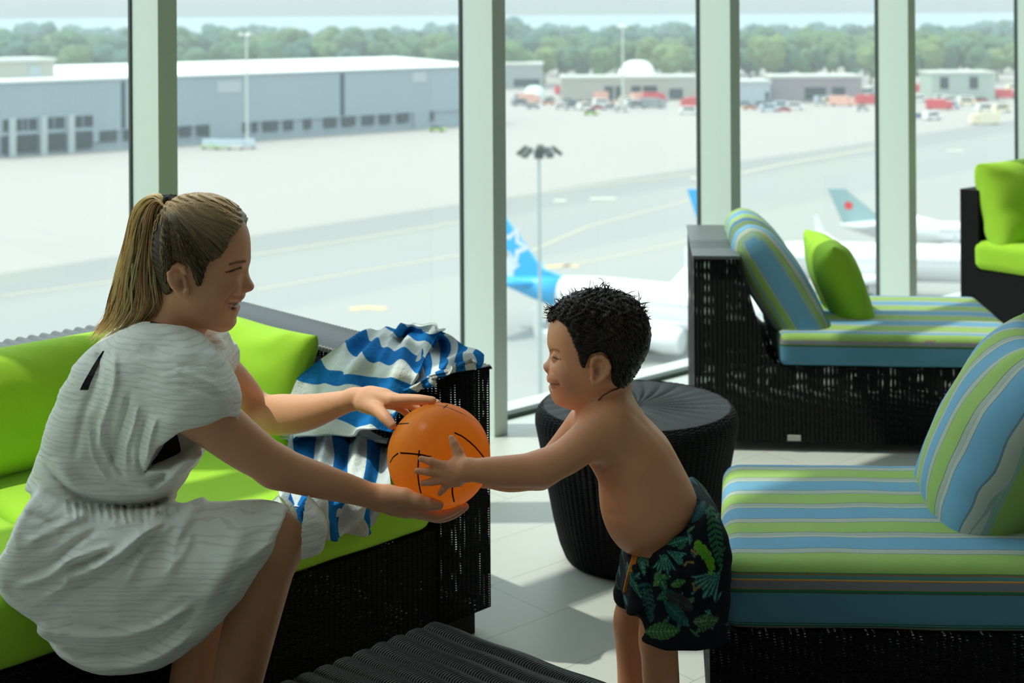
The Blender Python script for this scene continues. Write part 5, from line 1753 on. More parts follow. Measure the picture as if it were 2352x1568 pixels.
for k, (XZ, side, t) in enumerate(batch):
    f_ = fr[i0:i0 + len(XZ)]; i0 += len(XZ); t1 = t[:, 0]
    y = HY + side * (f_ * (1 - np.clip((t1 - .82) / .18, 0, 1) ** 2 * .8) + .0009)
    paths[k] = unproj(XZ, y, HY)
# the strands of the crown, laid on from above on both sides of the parting
tx, tz = px2([TIE], HY)[0]
for k in range(620):
    a = rng.random(); ys_ = rng.uniform(-.062, .062)
    s0 = px2([(556 - 165 * a ** 1.2, 500)], HY)[0][0] - abs(ys_) * .35
    t1 = np.linspace(0, 1, 18); XX = s0 * (1 - t1) + tx * t1; YY = HY + ys_ * (1 - t1 ** 1.6)
    ZZ = np.full(18, tz + .075)
    for _ in range(26):
        d = HA.eval(np.stack([XX, YY, ZZ], 1)); ZZ = ZZ - np.clip(d, -.003, .02) * .9
    ok = ZZ > tz - .06
    if ok.sum() < 6: continue
    paths.append(np.stack([XX, YY, ZZ], 1)[ok]); rads.append(rng.uniform(.0006, .0013))
    lt = rng.random(); cols.append((np.array((.80, .66, .40)) if lt < .5 else np.array((.50, .36, .18)) if lt < .75 else np.array((.86, .74, .50))) * rng.uniform(.7, 1.1))
allP = lift_off(HA, np.concatenate(paths), .0011); i0 = 0
for k in range(len(paths)): n_ = len(paths[k]); paths[k] = allP[i0:i0 + n_]; i0 += n_
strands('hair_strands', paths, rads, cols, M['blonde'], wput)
# ponytail
paths, rads, cols = [], [], []
lft = catmull([(383,474),(366,448),(338,452),(312,482),(296,540),(278,610),(262,672),(246,728),(205,782)], 5, False)
rgt = catmull([(384,484),(382,470),(379,480),(381,520),(380,575),(382,640),(388,692),(366,726),(330,764)], 5, False)
for k in range(1500):
    q = rng.random()
    dy = rng.normal(0, 1)
    f = np.linspace(0, 1, len(lft))[:, None]
    qq = np.clip(q + .10 * np.sin(f * 5 + rng.random() * 6) * (f > .15), -.02, 1.02)
    C2 = lft * (1 - qq) + rgt * qq
    C2 = C2 + np.stack([2.0 * np.sin(f[:, 0] * rng.uniform(6, 14) + rng.random() * 6), np.zeros(len(f))], 1) * f
    cut = rng.uniform(.84, 1.0) if q > .12 else rng.uniform(.9, 1.0)
    n = max(8, int(len(C2) * cut)); C2 = C2[:n]; ff = f[:n, 0]
    if rng.random() < .3: C2[-4:] += np.cumsum(np.tile([[rng.uniform(-5, 1), rng.uniform(-1, 3)]], (4, 1)), 0)
    wid = .010 + .034 * np.sin(np.clip(ff * 1.15, 0, 1) * np.pi * .75) ** .8
    prof = np.sqrt(np.clip(1 - (2 * q - 1) ** 2, .08, 1))
    y = HY - .005 + np.clip(dy, -1.6, 1.6) / 1.6 * wid * prof + .004 * np.sin(ff * 9 + k)
    XZ = px2(C2, HY)
    paths.append(np.stack([XZ[:, 0], y, XZ[:, 1]], 1)); rads.append(rng.uniform(.0007, .0016))
    a = rng.random()
    c = np.array((.95, .72, .42)) if a < .62 else np.array((.70, .48, .25)) if a < .82 else np.array((.95, .80, .56)) if a < .95 else np.array((.24, .15, .07))
    if q > .84: c = c * .68
    cols.append(np.minimum(c * rng.uniform(1.0, 1.4), .97))
strands('ponytail', paths, rads, cols, M['blonde'], wput)
PT = Body(HY - .005)
PT.chain([(382,478),(362,462),(340,480),(335,530),(326,600),(322,660),(315,705)], [.010,.013,.018,.024,.030,.034,.026], k=.0, flat=(0, 1, 0), fs=1.15)
wput('ponytail_core', PT.mesh('ponytail_core', h=.004, color=lambda p: paint_base(p, (.62, .43, .21))), M['hair'])
HT = Body(HY)
HT.chain([(372,470),(392,470)], [.014,.014], k=0)
HT.chain([(378,464),(372,486)], [.012,.012], k=.006)
HT.chain([(396,462),(390,486)], [.011,.010], k=.006)
HT.disp(lambda P: .0022 * np.sin(P[:, 0] * 420) * np.sin(P[:, 1] * 380) , (-3, 0, -1), (3, 5, 3))
wput('hair_tie', HT.mesh('hair_tie', h=.0022), M['black'])
bm = bmesh.new()
tube_bm(bm, [at(424,626,2.392), at(436,612,2.388), at(448,603,2.388), at(460,598,2.389)], .0007, 6)
wput('loose_hair', bm_mesh(bm), plain('blonde_wisp', (.6, .45, .25), .4))

# ------------------------------------------------------------------ the boy
BY = 2.485
BSK = (0.88, 0.40, 0.215)
boy = empty('boy', (at(1520, 1300, BY).x, BY, 0.0), 0, 'small dark-haired shirtless boy in jungle-print swim shorts holding the orange ball', 'person')
def bput(name, me, mat, parent=boy, **kw):
    o = put(name, me, mat, **kw)
    o.parent = boy; o.matrix_parent_inverse = Matrix.Translation(-boy.location)
    return o
K_ = Body(BY)
KW = K_.W
def k_taper(X, Z):
    xc, xf, xb = at(1385, 600, BY).x, at(1249, 600, BY).x, at(1472, 600, BY).x
    d = np.where(X < xc, (xc - X) / (xc - xf), (X - xc) / (xb - xc))
    f = np.sqrt(1 - np.clip(d, 0, .985) ** 2.4)
    z0, zt = at(0, 780, BY).z, at(0, 672, BY).z
    up = np.clip((Z - z0) / (zt - z0), 0, .97)
    dn = np.clip((at(0, 870, BY).z - Z) / .05, 0, 1)
    return f * np.sqrt(1 - up ** 2.3) * (1 - .2 * dn)
# head
K_.slabp([(1266,733),(1258,758),(1255.5,785),(1260,801),(1264,815),(1263,830),(1263,846),(1265,858),(1264,868),(1266,876),(1268,890),(1268,898),(1271,908),(1277,918),(1291,923),(1322,926),(1350,912),(1385,892),(1420,880),(1450,840),(1464,790),(1464,740),(1440,702),(1395,682),(1345,682),(1300,697),(1278,715)], 0.073, 0.030, k=0, wf=k_taper)
K_.ell(KW((1385,770)), (.078,.076,.070), .02)
K_.ell(KW((1320,870)), (.042,.062,.045), .02)
K_.ell(KW((1298,862), -.034), (.024,.022,.023), .02); K_.ell(KW((1298,862), .034), (.024,.022,.023), .02)
K_.slabp([(1268,812),(1263,822),(1256.5,829.5),(1250.5,835),(1247.5,840),(1249,846),(1255,851),(1262,853.5),(1272,852),(1275,835)], .0125, .010, k=.007)
K_.ell(KW((1262,847), -.0095), (.0085,.0065,.007), .005); K_.ell(KW((1262,847), .0095), (.0085,.0065,.007), .005)
K_.slabp([(1270,861),(1261,864),(1255.5,870),(1261,875),(1272,877),(1282,876),(1280,866)], .0185, .008, k=.006)
K_.slabp([(1274,884),(1264,885),(1261.5,890),(1268,896),(1278,898),(1284,889)], .0165, .008, k=.005)
K_.slabp([(1256,874),(1270,877.5),(1287,879.5),(1282,886.5),(1270,886),(1256,886)], .027, .005, k=.003, mode='s')
for sd in (-1, 1):
    K_.ell(KW((1266,817), sd*.032), (.013,.015,.009), .010, 's')
    K_.ell(KW((1280,820), sd*.0285), (.0115,.0120,.0095), .005)
K_.ell(KW((1293,908)), (.0145,.022,.0125), .012)
K_HEAD = list(K_.ops)
for sd in (-1, 1):
    y = BY + sd * .073
    def E(px, py, dd=0): return npv(*at(px, py, y + sd * dd))
    rim = [(1360,838),(1362,826),(1371,820),(1383,820),(1394,829),(1399,842),(1395,856),(1386,868),(1374,878),(1364,879),(1360,870)]
    for a, b in zip(rim, rim[1:]): K_.cap(E(*a, .008), E(*b, .008), .0040, .0040, .003)
    K_.cap(E(1380,842,-.004), E(1372,864,-.004), .014, .010, .006)
    K_.ell(E(1371,852,.011), (.008,.008,.012), .004, 's')
    K_.cap(E(1361,846,.005), E(1361,858,.005), .004, .004, .003)
    K_.cap(E(1383,834,.005), E(1385,856,.005), .0032, .003, .003)
# neck
K_.chain([(1392,860),(1388,915),(1400,965)], [.044,.041,.052], k=.02)
# trunk leaning forward
K_.slabp([(1330,950),(1345,938),(1372,915),(1410,892),(1436,890),(1458,932),(1489,965),(1514,990),(1538,1018),(1572,1080),(1596,1130),(1600,1170),(1560,1230),(1500,1262),(1445,1252),(1416,1222),(1393,1176),(1385,1146),(1374,1100),(1353,1060),(1320,1010),(1318,975)], .092, .076, k=.022)
K_.ell(KW((1460,1160)), (.055,.085,.070), .03)
# near (left) arm
K_.chain([(1402,972,2.425),(1350,1010,2.405),(1300,1048,2.40),(1245,1076,2.40)], [.040,.0335,.030,.0285], k=.02, k0=.03)
K_.chain([(1245,1076,2.40),(1200,1081,2.395),(1150,1083,2.39),(1105,1080,2.385),(1074,1078,2.388)], [.0290,.0275,.0255,.0205,.0175], k=.012)
# far arm
K_.chain([(1345,978,2.555),(1290,1040,2.58),(1240,1088,2.59)], [.036,.030,.026], k=.02, k0=.03)
K_.chain([(1240,1088,2.59),(1170,1100,2.60),(1110,1095,2.595)], [.026,.023,.0165], k=.012)
K_.cap(KW((1110,1095,2.595)), KW((1075,1085,2.60)), .018, .018, .01)
for a_, b_, c_ in (((1070,1060,2.60),(1050,1035,2.595),(1042,1015,2.585)), ((1064,1072,2.60),(1035,1062,2.60),(1010,1058,2.598)), ((1062,1085,2.60),(1030,1085,2.60),(1003,1085,2.597)), ((1066,1098,2.60),(1036,1105,2.597),(1013,1110,2.59))):
    K_.chain([a_, b_, c_], [.0085,.0065,.0052], k=.005)
# near hand, fingers spread over the ball
bf = lambda x, y, l: tuple(ball_front(x, y, l))
def bcap(a, b, ra, rb, k=.005): K_.cap(npv(*a), npv(*b), ra, rb, k)
wr = tuple(at(1074, 1078, 2.388))
palm = bf(1042, 1084, .0125)
bcap(wr, bf(1052, 1072, .015), .0172, .0150, .008); bcap(wr, bf(1050, 1096, .014), .0160, .0135, .008)
bcap(bf(1052,1072,.014), bf(1022,1070,.0085), .0145, .0085, .008)
bcap(bf(1052,1080,.014), bf(1018,1086,.0085), .0150, .0085, .008)
bcap(bf(1050,1092,.013), bf(1020,1101,.008), .0135, .0080, .008)
bcap(bf(1050,1098,.012), bf(1030,1110,.008), .0125, .0075, .008)
bcap(bf(1060,1066,.015), bf(1051,1038,.0095), .0135, .0098, .008)
def finger(ps, rs):
    for (p, q), (r1, r2) in zip(zip(ps, ps[1:]), zip(rs, rs[1:])): bcap(p, q, r1, r2, .003)
finger([bf(1051,1038,.0095), bf(1043,1020,.0085), bf(1037,1006,.0068)], [.0098, .0076, .0056])
finger([bf(1018,1069,.0080), bf(990,1060,.0080), bf(967,1053,.0058)], [.0082, .0068, .0052])
finger([bf(1014,1086,.0080), bf(984,1083,.0080), bf(958,1081,.0058)], [.0082, .0068, .0052])
finger([bf(1016,1101,.0078), bf(992,1106,.0078), bf(971,1109,.0056)], [.0078, .0064, .0050])
finger([bf(1028,1110,.0075), bf(1019,1122,.0070), bf(1010,1133,.0054)], [.0072, .0058, .0047])
# legs and feet
K_.chain([(1540,1300,2.445),(1522,1390,2.43),(1514,1468,2.425),(1518,1560,2.43),(1522,1660,2.43),(1520,1810,2.42)], [.050,.040,.0325,.0315,.030,.020], k=.02, k0=.03)
K_.ell(KW((1497,1470,2.42)), (.018,.024,.026), .015)
K_.chain([(1500,1300,2.555),(1465,1380,2.56),(1450,1430,2.56),(1455,1520,2.56),(1458,1640,2.55),(1455,1755,2.55)], [.05,.036,.031,.030,.029,.020], k=.02, k0=.03)
K_.ell(KW((1437,1428,2.555)), (.016,.022,.024), .015)
for (x, y, d_) in ((1520,1810,2.42),(1455,1755,2.55)):
    a = at(x, y, d_); a = npv(a.x, a.y, .055)
    K_.cap(a, npv(a[0]+.008, a[1], .028), .021, .024, .012); K_.cap(npv(a[0]+.004, a[1], .028), npv(a[0]-.075, a[1]-.015, .017), .024, .019, .012)
    for q in range(5): K_.cap(npv(a[0]-.075, a[1]-.032+q*.010, .014), npv(a[0]-.098+q*.003, a[1]-.036+q*.0105, .010), .009-.0005*q, .007, .004)
K_.lines([([(1271,820),(1278,824),(1287,826)], 1.5, -.0016), ([(1274,813),(1285,815)], 1.5, -.001), ([(1266,852),(1273,858),(1280,868),(1285,880)], 2.6, -.0016), ([(1286,878),(1288,884)], 2.2, -.0016), ([(1259,849),(1264,851)], 1.2, -.001),
          ([(1262,803),(1275,801),(1286,805)], 3, .0006)])
K_.lines([([(1465,1000),(1480,1050),(1478,1100)], 14, .003), ([(1380,1085),(1400,1070),(1425,1065)], 8, -.002), ([(1430,930),(1480,975),(1530,1030),(1570,1100)], 7, -.0012), ([(1395,1180),(1430,1185),(1460,1180)], 10, -.001)], side=-1)
def kcol(pos):
    c = paint_base(pos, BSK)
    y = BY
    m = (pos[:, 2] > .68) & (pos[:, 0] < at(1480, 800, BY).x) & (pos[:, 0] > at(1240, 800, BY).x)
    h = c[m]; p = pos[m]
    paint_lines(h, p, y, [(1300,875),(1312,890)], 22, (.66,.27,.17), .5)
    paint_lines(h, p, y, [(1250,843),(1255,848)], 8, (.62,.26,.17), .5)
    paint_lines(h, p, y, [(1263,805),(1273,802),(1284,806)], 2.4, (.16,.085,.05), .6, hard=4)
    paint_lines(h, p, y, [(1270,819),(1278,823.5),(1288,825.5)], 1.5, (.03,.018,.012), .95, hard=4)
    paint_lines(h, p, y, [(1261,870),(1268,874),(1280,876)], 3.4, (.50,.17,.14), .65, hard=4)
    paint_lines(h, p, y, [(1266,890),(1275,889)], 3.6, (.50,.17,.14), .65, hard=4)
    paint_lines(h, p, y, [(1266,881.5),(1283,882.5)], 3.0, (.10,.02,.02), .8, hard=4)
    paint_lines(h, p, y, [(1371,850),(1371,858)], 6, (.32,.12,.07), .7)
    c[m] = h
    paint_lines(c, pos, 2.44, [(1377,1070),(1378,1071)], 7, (.45,.17,.12), .6)
    for k_, pt in enumerate(((1037,1006),(967,1053),(958,1081),(971,1109),(1010,1133))):
        paint_lines(c, pos, 2.42, [pt, (pt[0]+1, pt[1])], 8, (.72,.36,.26), .4, pj=False)
    return c
me = K_.mesh('boy_body', h=.0022, color=kcol)
bput('body', me, M['skin'])
print('boy verts', len(me.vertices))
KT = Body(BY); KT.slabp([(1266,876),(1276,878),(1284,880),(1280,881.5),(1270,880.5)], .012, .003, k=0)
bput('teeth', KT.mesh('teeth', h=.0012), plain('milk_teeth', (0.8, 0.78, 0.72), 0.3, 0.5, var=.02))
# hair
KH = Body(BY)
KHP = [(1264,731),(1270,716),(1290,698),(1312,686),(1346,674),(1392,669),(1432,680),(1458,702),(1474,735),(1478,775),(1472,810),(1458,842),(1444,866),(1430,884),(1414,886),(1404,872),(1404,850),(1402,828),(1389,812),(1372,809),(1357,815),(1348,832),(1342,846),(1334,838),(1328,812),(1316,784),(1306,758),(1295,741),(1280,734)]
KH.add(lambda P: K_.eval(P, K_HEAD) - .0065, npv(*at(1240, 930, BY)) - .09, npv(*at(1490, 650, BY)) + .09, 0)
KHO = [(1258,736),(1258,705),(1290,680),(1346,655),(1400,650),(1450,665),(1480,690),(1495,740),(1495,800),(1470,860),(1440,892),(1414,887),(1404,872),(1404,850),(1402,828),(1389,812),(1372,809),(1357,815),(1348,832),(1342,846),(1334,838),(1328,812),(1316,784),(1306,758),(1295,741),(1280,734)]
KH.slabp(KHO, .4, .003, k=.005, n=3, mode='i', pj=True)
def kdisp(P):
    return .0035 * np.sin(P[:, 0] * 260 + 2.5 * np.sin(P[:, 2] * 190)) * np.sin(P[:, 2] * 240 + 2 * np.sin(P[:, 1] * 210)) * np.clip((P[:, 2] - at(1380, 800, BY).z) / .06, .12, 1)
KH.disp(kdisp, (-3, 0, -1), (3, 5, 3))
bput('hair_cap', KH.mesh('hair_cap', h=.0026, color=lambda p: paint_base(p, (.012, .009, .007))), M['hair'])
paths, rads, cols = [], [], []
KP = catmull(np.array([(1262,732),(1264,708),(1290,690),(1346,668),(1397,661),(1440,672),(1472,698),(1486,740),(1488,795),(1470,850),(1440,886)] + KHP[14:], float), 5)
batch = []
KG = Grid2(lambda Q: poly2d(Q, KP), (1240, 650), (1500, 910), 1.0, 1)
for k in range(2600):
    # random point inside the cap polygon
    while True:
        p = np.array((rng.uniform(1262, 1490), rng.uniform(662, 888)))
        if KG(p[None])[0] < -1: break
    side = -1 if rng.random() < .75 else 1
    topness = np.clip((790 - p[1]) / 90, 0, 1)
    L = rng.uniform(6, 11) + topness * rng.uniform(4, 14)
    flow = np.array((-1.0, .25)) if p[0] < 1380 else np.array((.35, 1.0))
    flow = flow + rng.normal(0, .15 + .35 * topness, 2); flow /= np.linalg.norm(flow)
    t = np.linspace(0, 1, 10)[:, None]
    curl = rng.normal(0, 1) * 11 * topness
    nrm = np.array((-flow[1], flow[0]))
    C2 = p + flow * L * t + nrm * curl * (t ** 2) * 1.2
    C2 = C2[KG(C2) < 1.5] if topness < .3 else C2
    if len(C2) < 5: continue
    XZ = px2(C2, BY)
    batch.append((XZ, side, topness))
    paths.append(None); rads.append(rng.uniform(.0005, .0010))
    cols.append(np.array((.034, .024, .017)) * rng.uniform(.6, 2.2))
allXZ = np.concatenate([b[0] for b in batch]); sd_ = np.concatenate([np.full(len(b[0]), b[1]) for b in batch])
ys = surf_y(KH, allXZ, sd_, BY); i0 = 0
for k, (XZ, side, topness) in enumerate(batch):
    y = ys[i0:i0 + len(XZ)]; i0 += len(XZ); t1 = np.linspace(0, 1, len(XZ))
    y = y + side * (.0012 + .004 * topness * np.sin(t1 * 2.5))
    paths[k] = unproj(XZ, y, BY)
allP = lift_off(KH, np.concatenate(paths), .0014); i0 = 0
for k in range(len(paths)): n_ = len(paths[k]); paths[k] = allP[i0:i0 + n_]; i0 += n_
# wet curls standing up along the crown
top = catmull([(1275,712),(1300,692),(1346,674),(1392,668),(1432,680),(1460,702),(1476,735)], 12, False)
for k in range(240):
    u = rng.random(); b = top[int(u * (len(top) - 1))] + rng.normal(0, 2, 2) + np.array((0, 3))
    tall = 1.0 + (1.3 if abs(u - .45) < .09 or u > .86 else 0)
    L = rng.uniform(4, 11) * tall
    a = rng.uniform(-2.4, -.7) if u < .8 else rng.uniform(-1.4, -.3)
    cur = rng.uniform(-2.6, 2.6)
    pts = [b]; n = 10
    for q in range(n):
        a += cur / n; pts.append(pts[-1] + np.array((math.cos(a), math.sin(a))) * L / n)
    XZ = px2(pts, BY)
    y0 = BY + rng.normal(0, .022)
    paths.append(np.stack([XZ[:, 0], np.full(len(XZ), y0) + np.linspace(0, rng.normal(0, .006), len(XZ)), XZ[:, 1]], 1)); rads.append(rng.uniform(.0005, .0010)); cols.append(np.array((.016, .012, .009)))
strands('hair_strands', paths, rads, cols, M['hair'], bput)
bm = bmesh.new()
tube_bm(bm, [at(1424,890,2.425), at(1405,897,2.415), at(1385,908,2.412), at(1368,926,2.425), at(1352,942,2.445), at(1343,953,2.48)], .0013, 6)
bput('neck_cord', bm_mesh(bm), plain('thin_dark_cord', (.10, .06, .03), .6))
# shorts
KS = Body(BY)
KS.slabp([(1597,1128),(1622,1140),(1648,1172),(1662,1215),(1667,1250),(1664,1300),(1658,1380),(1652,1456),(1600,1457),(1567,1459),(1535,1458),(1508,1456),(1482,1441),(1478,1415),(1476,1372),(1455,1370),(1429,1365),(1434,1335),(1438,1300),(1437,1262),(1444,1248),(1470,1243),(1520,1210),(1565,1165)], .120, .050, k=0, n=3)
KS.ell(KW((1545,1255)), (.085,.112,.07), .02)
KS.slabp([(1597,1128),(1630,1140),(1665,1180),(1680,1250),(1670,1380),(1665,1480),(1480,1480),(1474,1375),(1455,1371),(1427,1368),(1432,1300),(1434,1262),(1444,1248),(1470,1243),(1520,1210),(1565,1165)], .4, .004, k=.004, n=2, mode='i')
KS.chain([(1560,1360,2.425),(1560,1462,2.42)], [.058,.064], k=.02, flat=(1,0,0), fs=.92)
KS.chain([(1500,1300,2.555),(1472,1372,2.56)], [.055,.050], k=.02)
KS.cap(KW((1518,1440,2.425)), KW((1512,1500,2.425)), .034, .045, .006, 's', flat=(1,0,0), fs=.80)
KS.add(lambda P: P[:, 2] - at(1560, 1459, 2.42).z + 0 * P[:, 0], (-9, -9, -9), (9, 9, 9), .004, 'x')
KS.ops.pop()
def cutz(P):
    z1 = at(1560, 1458, 2.42).z
    return np.maximum(P[:, 2] - z1, -(P[:, 2] - z1) - .12)
KS.add(cutz, (at(1420,1500,BY).x, 2.2, at(1500,1560,2.4).z), (at(1700,1500,BY).x, 2.8, at(1560,1459,2.42).z), .004, 's')
KS.lines([([(1590,1150),(1560,1250),(1540,1330)], 10, -.004), ([(1620,1180),(1600,1280),(1590,1400)], 12, .004), ([(1480,1260),(1500,1300),(1490,1360),(1480,1420)], 8, -.006), ([(1520,1330),(1520,1400),(1530,1450)], 10, .004), ([(1575,1350),(1570,1450)], 8, -.004), ([(1630,1330),(1628,1450)], 8, .003)], side=-1)
KS.disp(lambda P: .0016 * np.sin(P[:, 0] * 90 + np.sin(P[:, 2] * 60) * 2) * np.sin(P[:, 2] * 50 + P[:, 1] * 40), (-3, 0, -1), (3, 5, 3))
# jungle print painted vertex by vertex: fans, leaves, fronds and a small lime lizard
def spcol(pos):
    c = paint_base(pos, (.008, .010, .016))
    X = pos[:, 0]; Z = pos[:, 2]; Yp = pos[:, 1]
    kk = BY / (BY - np.abs(Yp - BY)); X = X * kk; Z = EYE + (Z - EYE) * kk
    u = (X - at(1550, 1300, BY).x) * F / BY + 1550; v = (at(1550, 1300, BY).z - Z) * F / BY + 1300
    far = Yp > BY
    def fan(cx, cy, a0, a1, R, n, ca, cb):
        dx, dy = u - cx, v - cy; r = np.hypot(dx, dy); a = np.arctan2(dy, dx)
        m = (r < R * (.9 + .1 * np.cos((a - a0) * n * 2))) & (a > a0) & (a < a1) & (r > 4)
        s_ = np.abs(np.sin((a - a0) / (a1 - a0) * np.pi * n))
        c[m, :3] = np.where((s_[m] > .80)[:, None], np.array(cb), np.array(ca) * (.55 + .7 * s_[m])[:, None])
        return m
    def leaf(x0, y0, x1, y1, w, ca, cb, ribs=7):
        d = np.array((x1 - x0, y1 - y0)); L = np.hypot(*d); d = d / L
        s_ = ((u - x0) * d[0] + (v - y0) * d[1]) / L; t_ = -(u - x0) * d[1] + (v - y0) * d[0]
        m = (s_ > 0) & (s_ < 1) & (np.abs(t_) < w * np.sin(np.clip(s_, 0, 1) * np.pi) ** .7)
        rb = np.abs(np.sin((s_ * ribs - np.abs(t_) / w * .9) * np.pi))
        c[m, :3] = np.where(((rb[m] < .25) | (np.abs(t_[m]) < .9))[:, None], np.array(cb), np.array(ca))
    def frond(x0, y0, x1, y1, w, n, ca):
        d = np.array((x1 - x0, y1 - y0)); L = np.hypot(*d); d = d / L
        s_ = ((u - x0) * d[0] + (v - y0) * d[1]) / L; t_ = -(u - x0) * d[1] + (v - y0) * d[0]
        m = (s_ > 0) & (s_ < 1) & (np.abs(t_) < w * np.sin(np.clip(s_ + .1, 0, 1) * np.pi)) & ((np.abs(np.sin((s_ * n - np.abs(t_) / w * .8) * np.pi)) > .55) | (np.abs(t_) < .8))
        c[m, :3] = ca
    TE, TL, GR, LG, BL = (.012,.10,.075), (.10,.34,.26), (.05,.17,.04), (.16,.36,.10), (.02,.07,.10)
    frond(1632,1158,1660,1330,17,13,(.03,.15,.07)); frond(1600,1150,1560,1230,13,9,BL); frond(1486,1335,1492,1440,13,10,(.03,.13,.10)); frond(1640,1420,1590,1458,11,8,(.08,.20,.07))
    leaf(1520,1230,1560,1165,17,BL,(.10,.22,.26)); leaf(1590,1200,1620,1150,13,BL,(.05,.14,.14)); leaf(1495,1215,1548,1250,13,GR,(.20,.36,.14)); leaf(1535,1250,1582,1236,11,TE,TL)
    fan(1528,1262,.15,.85,52,6,TE,TL); fan(1528,1268,1.0,2.3,50,7,TE,TL); fan(1655,1312,1.7,3.0,74,7,(.02,.09,.09),TL)
    leaf(1500,1345,1530,1318,10,GR,LG); leaf(1515,1325,1530,1360,9,TE,LG); leaf(1540,1345,1575,1333,9,GR,LG); leaf(1508,1375,1550,1360,12,TE,(.10,.25,.16)); leaf(1530,1362,1592,1400,17,(.05,.035,.04),(.02,.10,.09)); leaf(1525,1380,1582,1438,15,(.02,.10,.09),(.06,.20,.17),5)
    leaf(1480,1450,1560,1448,20,(.05,.16,.06),(.22,.40,.12),9); leaf(1590,1428,1650,1424,15,(.04,.12,.05),(.20,.30,.12),10); leaf(1440,1290,1455,1350,9,TE,TL); leaf(1465,1250,1480,1320,9,(.03,.13,.08),TL); leaf(1452,1330,1472,1372,7,TE,(.10,.38,.24))
    r3 = random.Random(8)
    free = np.hypot(c[:, 0] - .008, c[:, 1] - .010) < 1e-6
    keep = c.copy()
    for q in range(70):
        x, y, a_ = r3.uniform(1435, 1668), r3.uniform(1135, 1455), r3.uniform(0, 6.28); L_ = r3.uniform(14, 30)
        leaf(x, y, x + math.cos(a_) * L_, y + math.sin(a_) * L_, r3.uniform(3, 7), r3.choice((TE, BL, GR, (.02, .06, .05))), r3.choice((TL, (.06,.16,.10), (.10,.22,.20))), 4)
    c[~free] = keep[~free]
    # lizard
    for (x, y, r_) in ((1604,1250,9),(1612,1262,13),(1622,1274,13),(1630,1288,12),(1634,1302,9),(1632,1316,5),(1600,1258,7)):
        m = np.hypot(u - x, (v - y)) < r_; c[m, :3] = (.14,.38,.03)
    m = (np.hypot(((u / 7.0) % 1 - .5), ((v / 7.0) % 1 - .5)) < .17) & (c[:, 0] == .14); c[m, :3] = (.05,.16,.02)
    for seg in (([(1592,1292),(1578,1290),(1572,1298)],), ([(1600,1272),(1588,1262)],), ([(1610,1345),(1595,1356),(1592,1340)],)):
        V = np.array(seg[0], float); P2 = np.stack([u, v], 1)
        for i in range(len(V) - 1):
            q, _ = seg2d(P2, V[i], V[i+1]); c[q < 2.2, :3] = (.30,.20,.06)
    # dark hem and waistband piping
    return c
t = NT('jungle_print_shorts'); t.base(t.attr('Col', 'Color'), .8, .15); t.bump(t.noise(t.coord(), 700, 1), .0003)
bput('shorts', KS.mesh('shorts', h=.0020, color=spcol), t.m)
bm = bmesh.new()
qs = []
for px_, py_ in ((1463,1256),(1459,1270),(1454,1290),(1448,1310),(1443,1330),(1437,1358)):
    Ys = np.linspace(2.25, 2.60, 300); dd = KS.eval(np.array([at(px_, py_, y_) for y_ in Ys])); i_ = int(np.argmax(dd < 0)) if (dd < 0).any() else 150
    qs.append(at(px_, py_, Ys[i_] - .001))
vs = []
for q in qs: vs.append([bm.verts.new(q + Vector((a_, b_, 0))) for a_, b_ in ((-.0042, -.004), (.0042, -.006), (.0042, .004), (-.0042, .004))])
for a, b in zip(vs, vs[1:]):
    for k in range(4): bm.faces.new((a[k], a[(k+1) % 4], b[(k+1) % 4], b[k]))
bm.faces.new(vs[0][::-1]); bm.faces.new(vs[-1])
bput('side_piping', bm_mesh(bm), plain('orange_piping', (.62, .22, .02), .6))
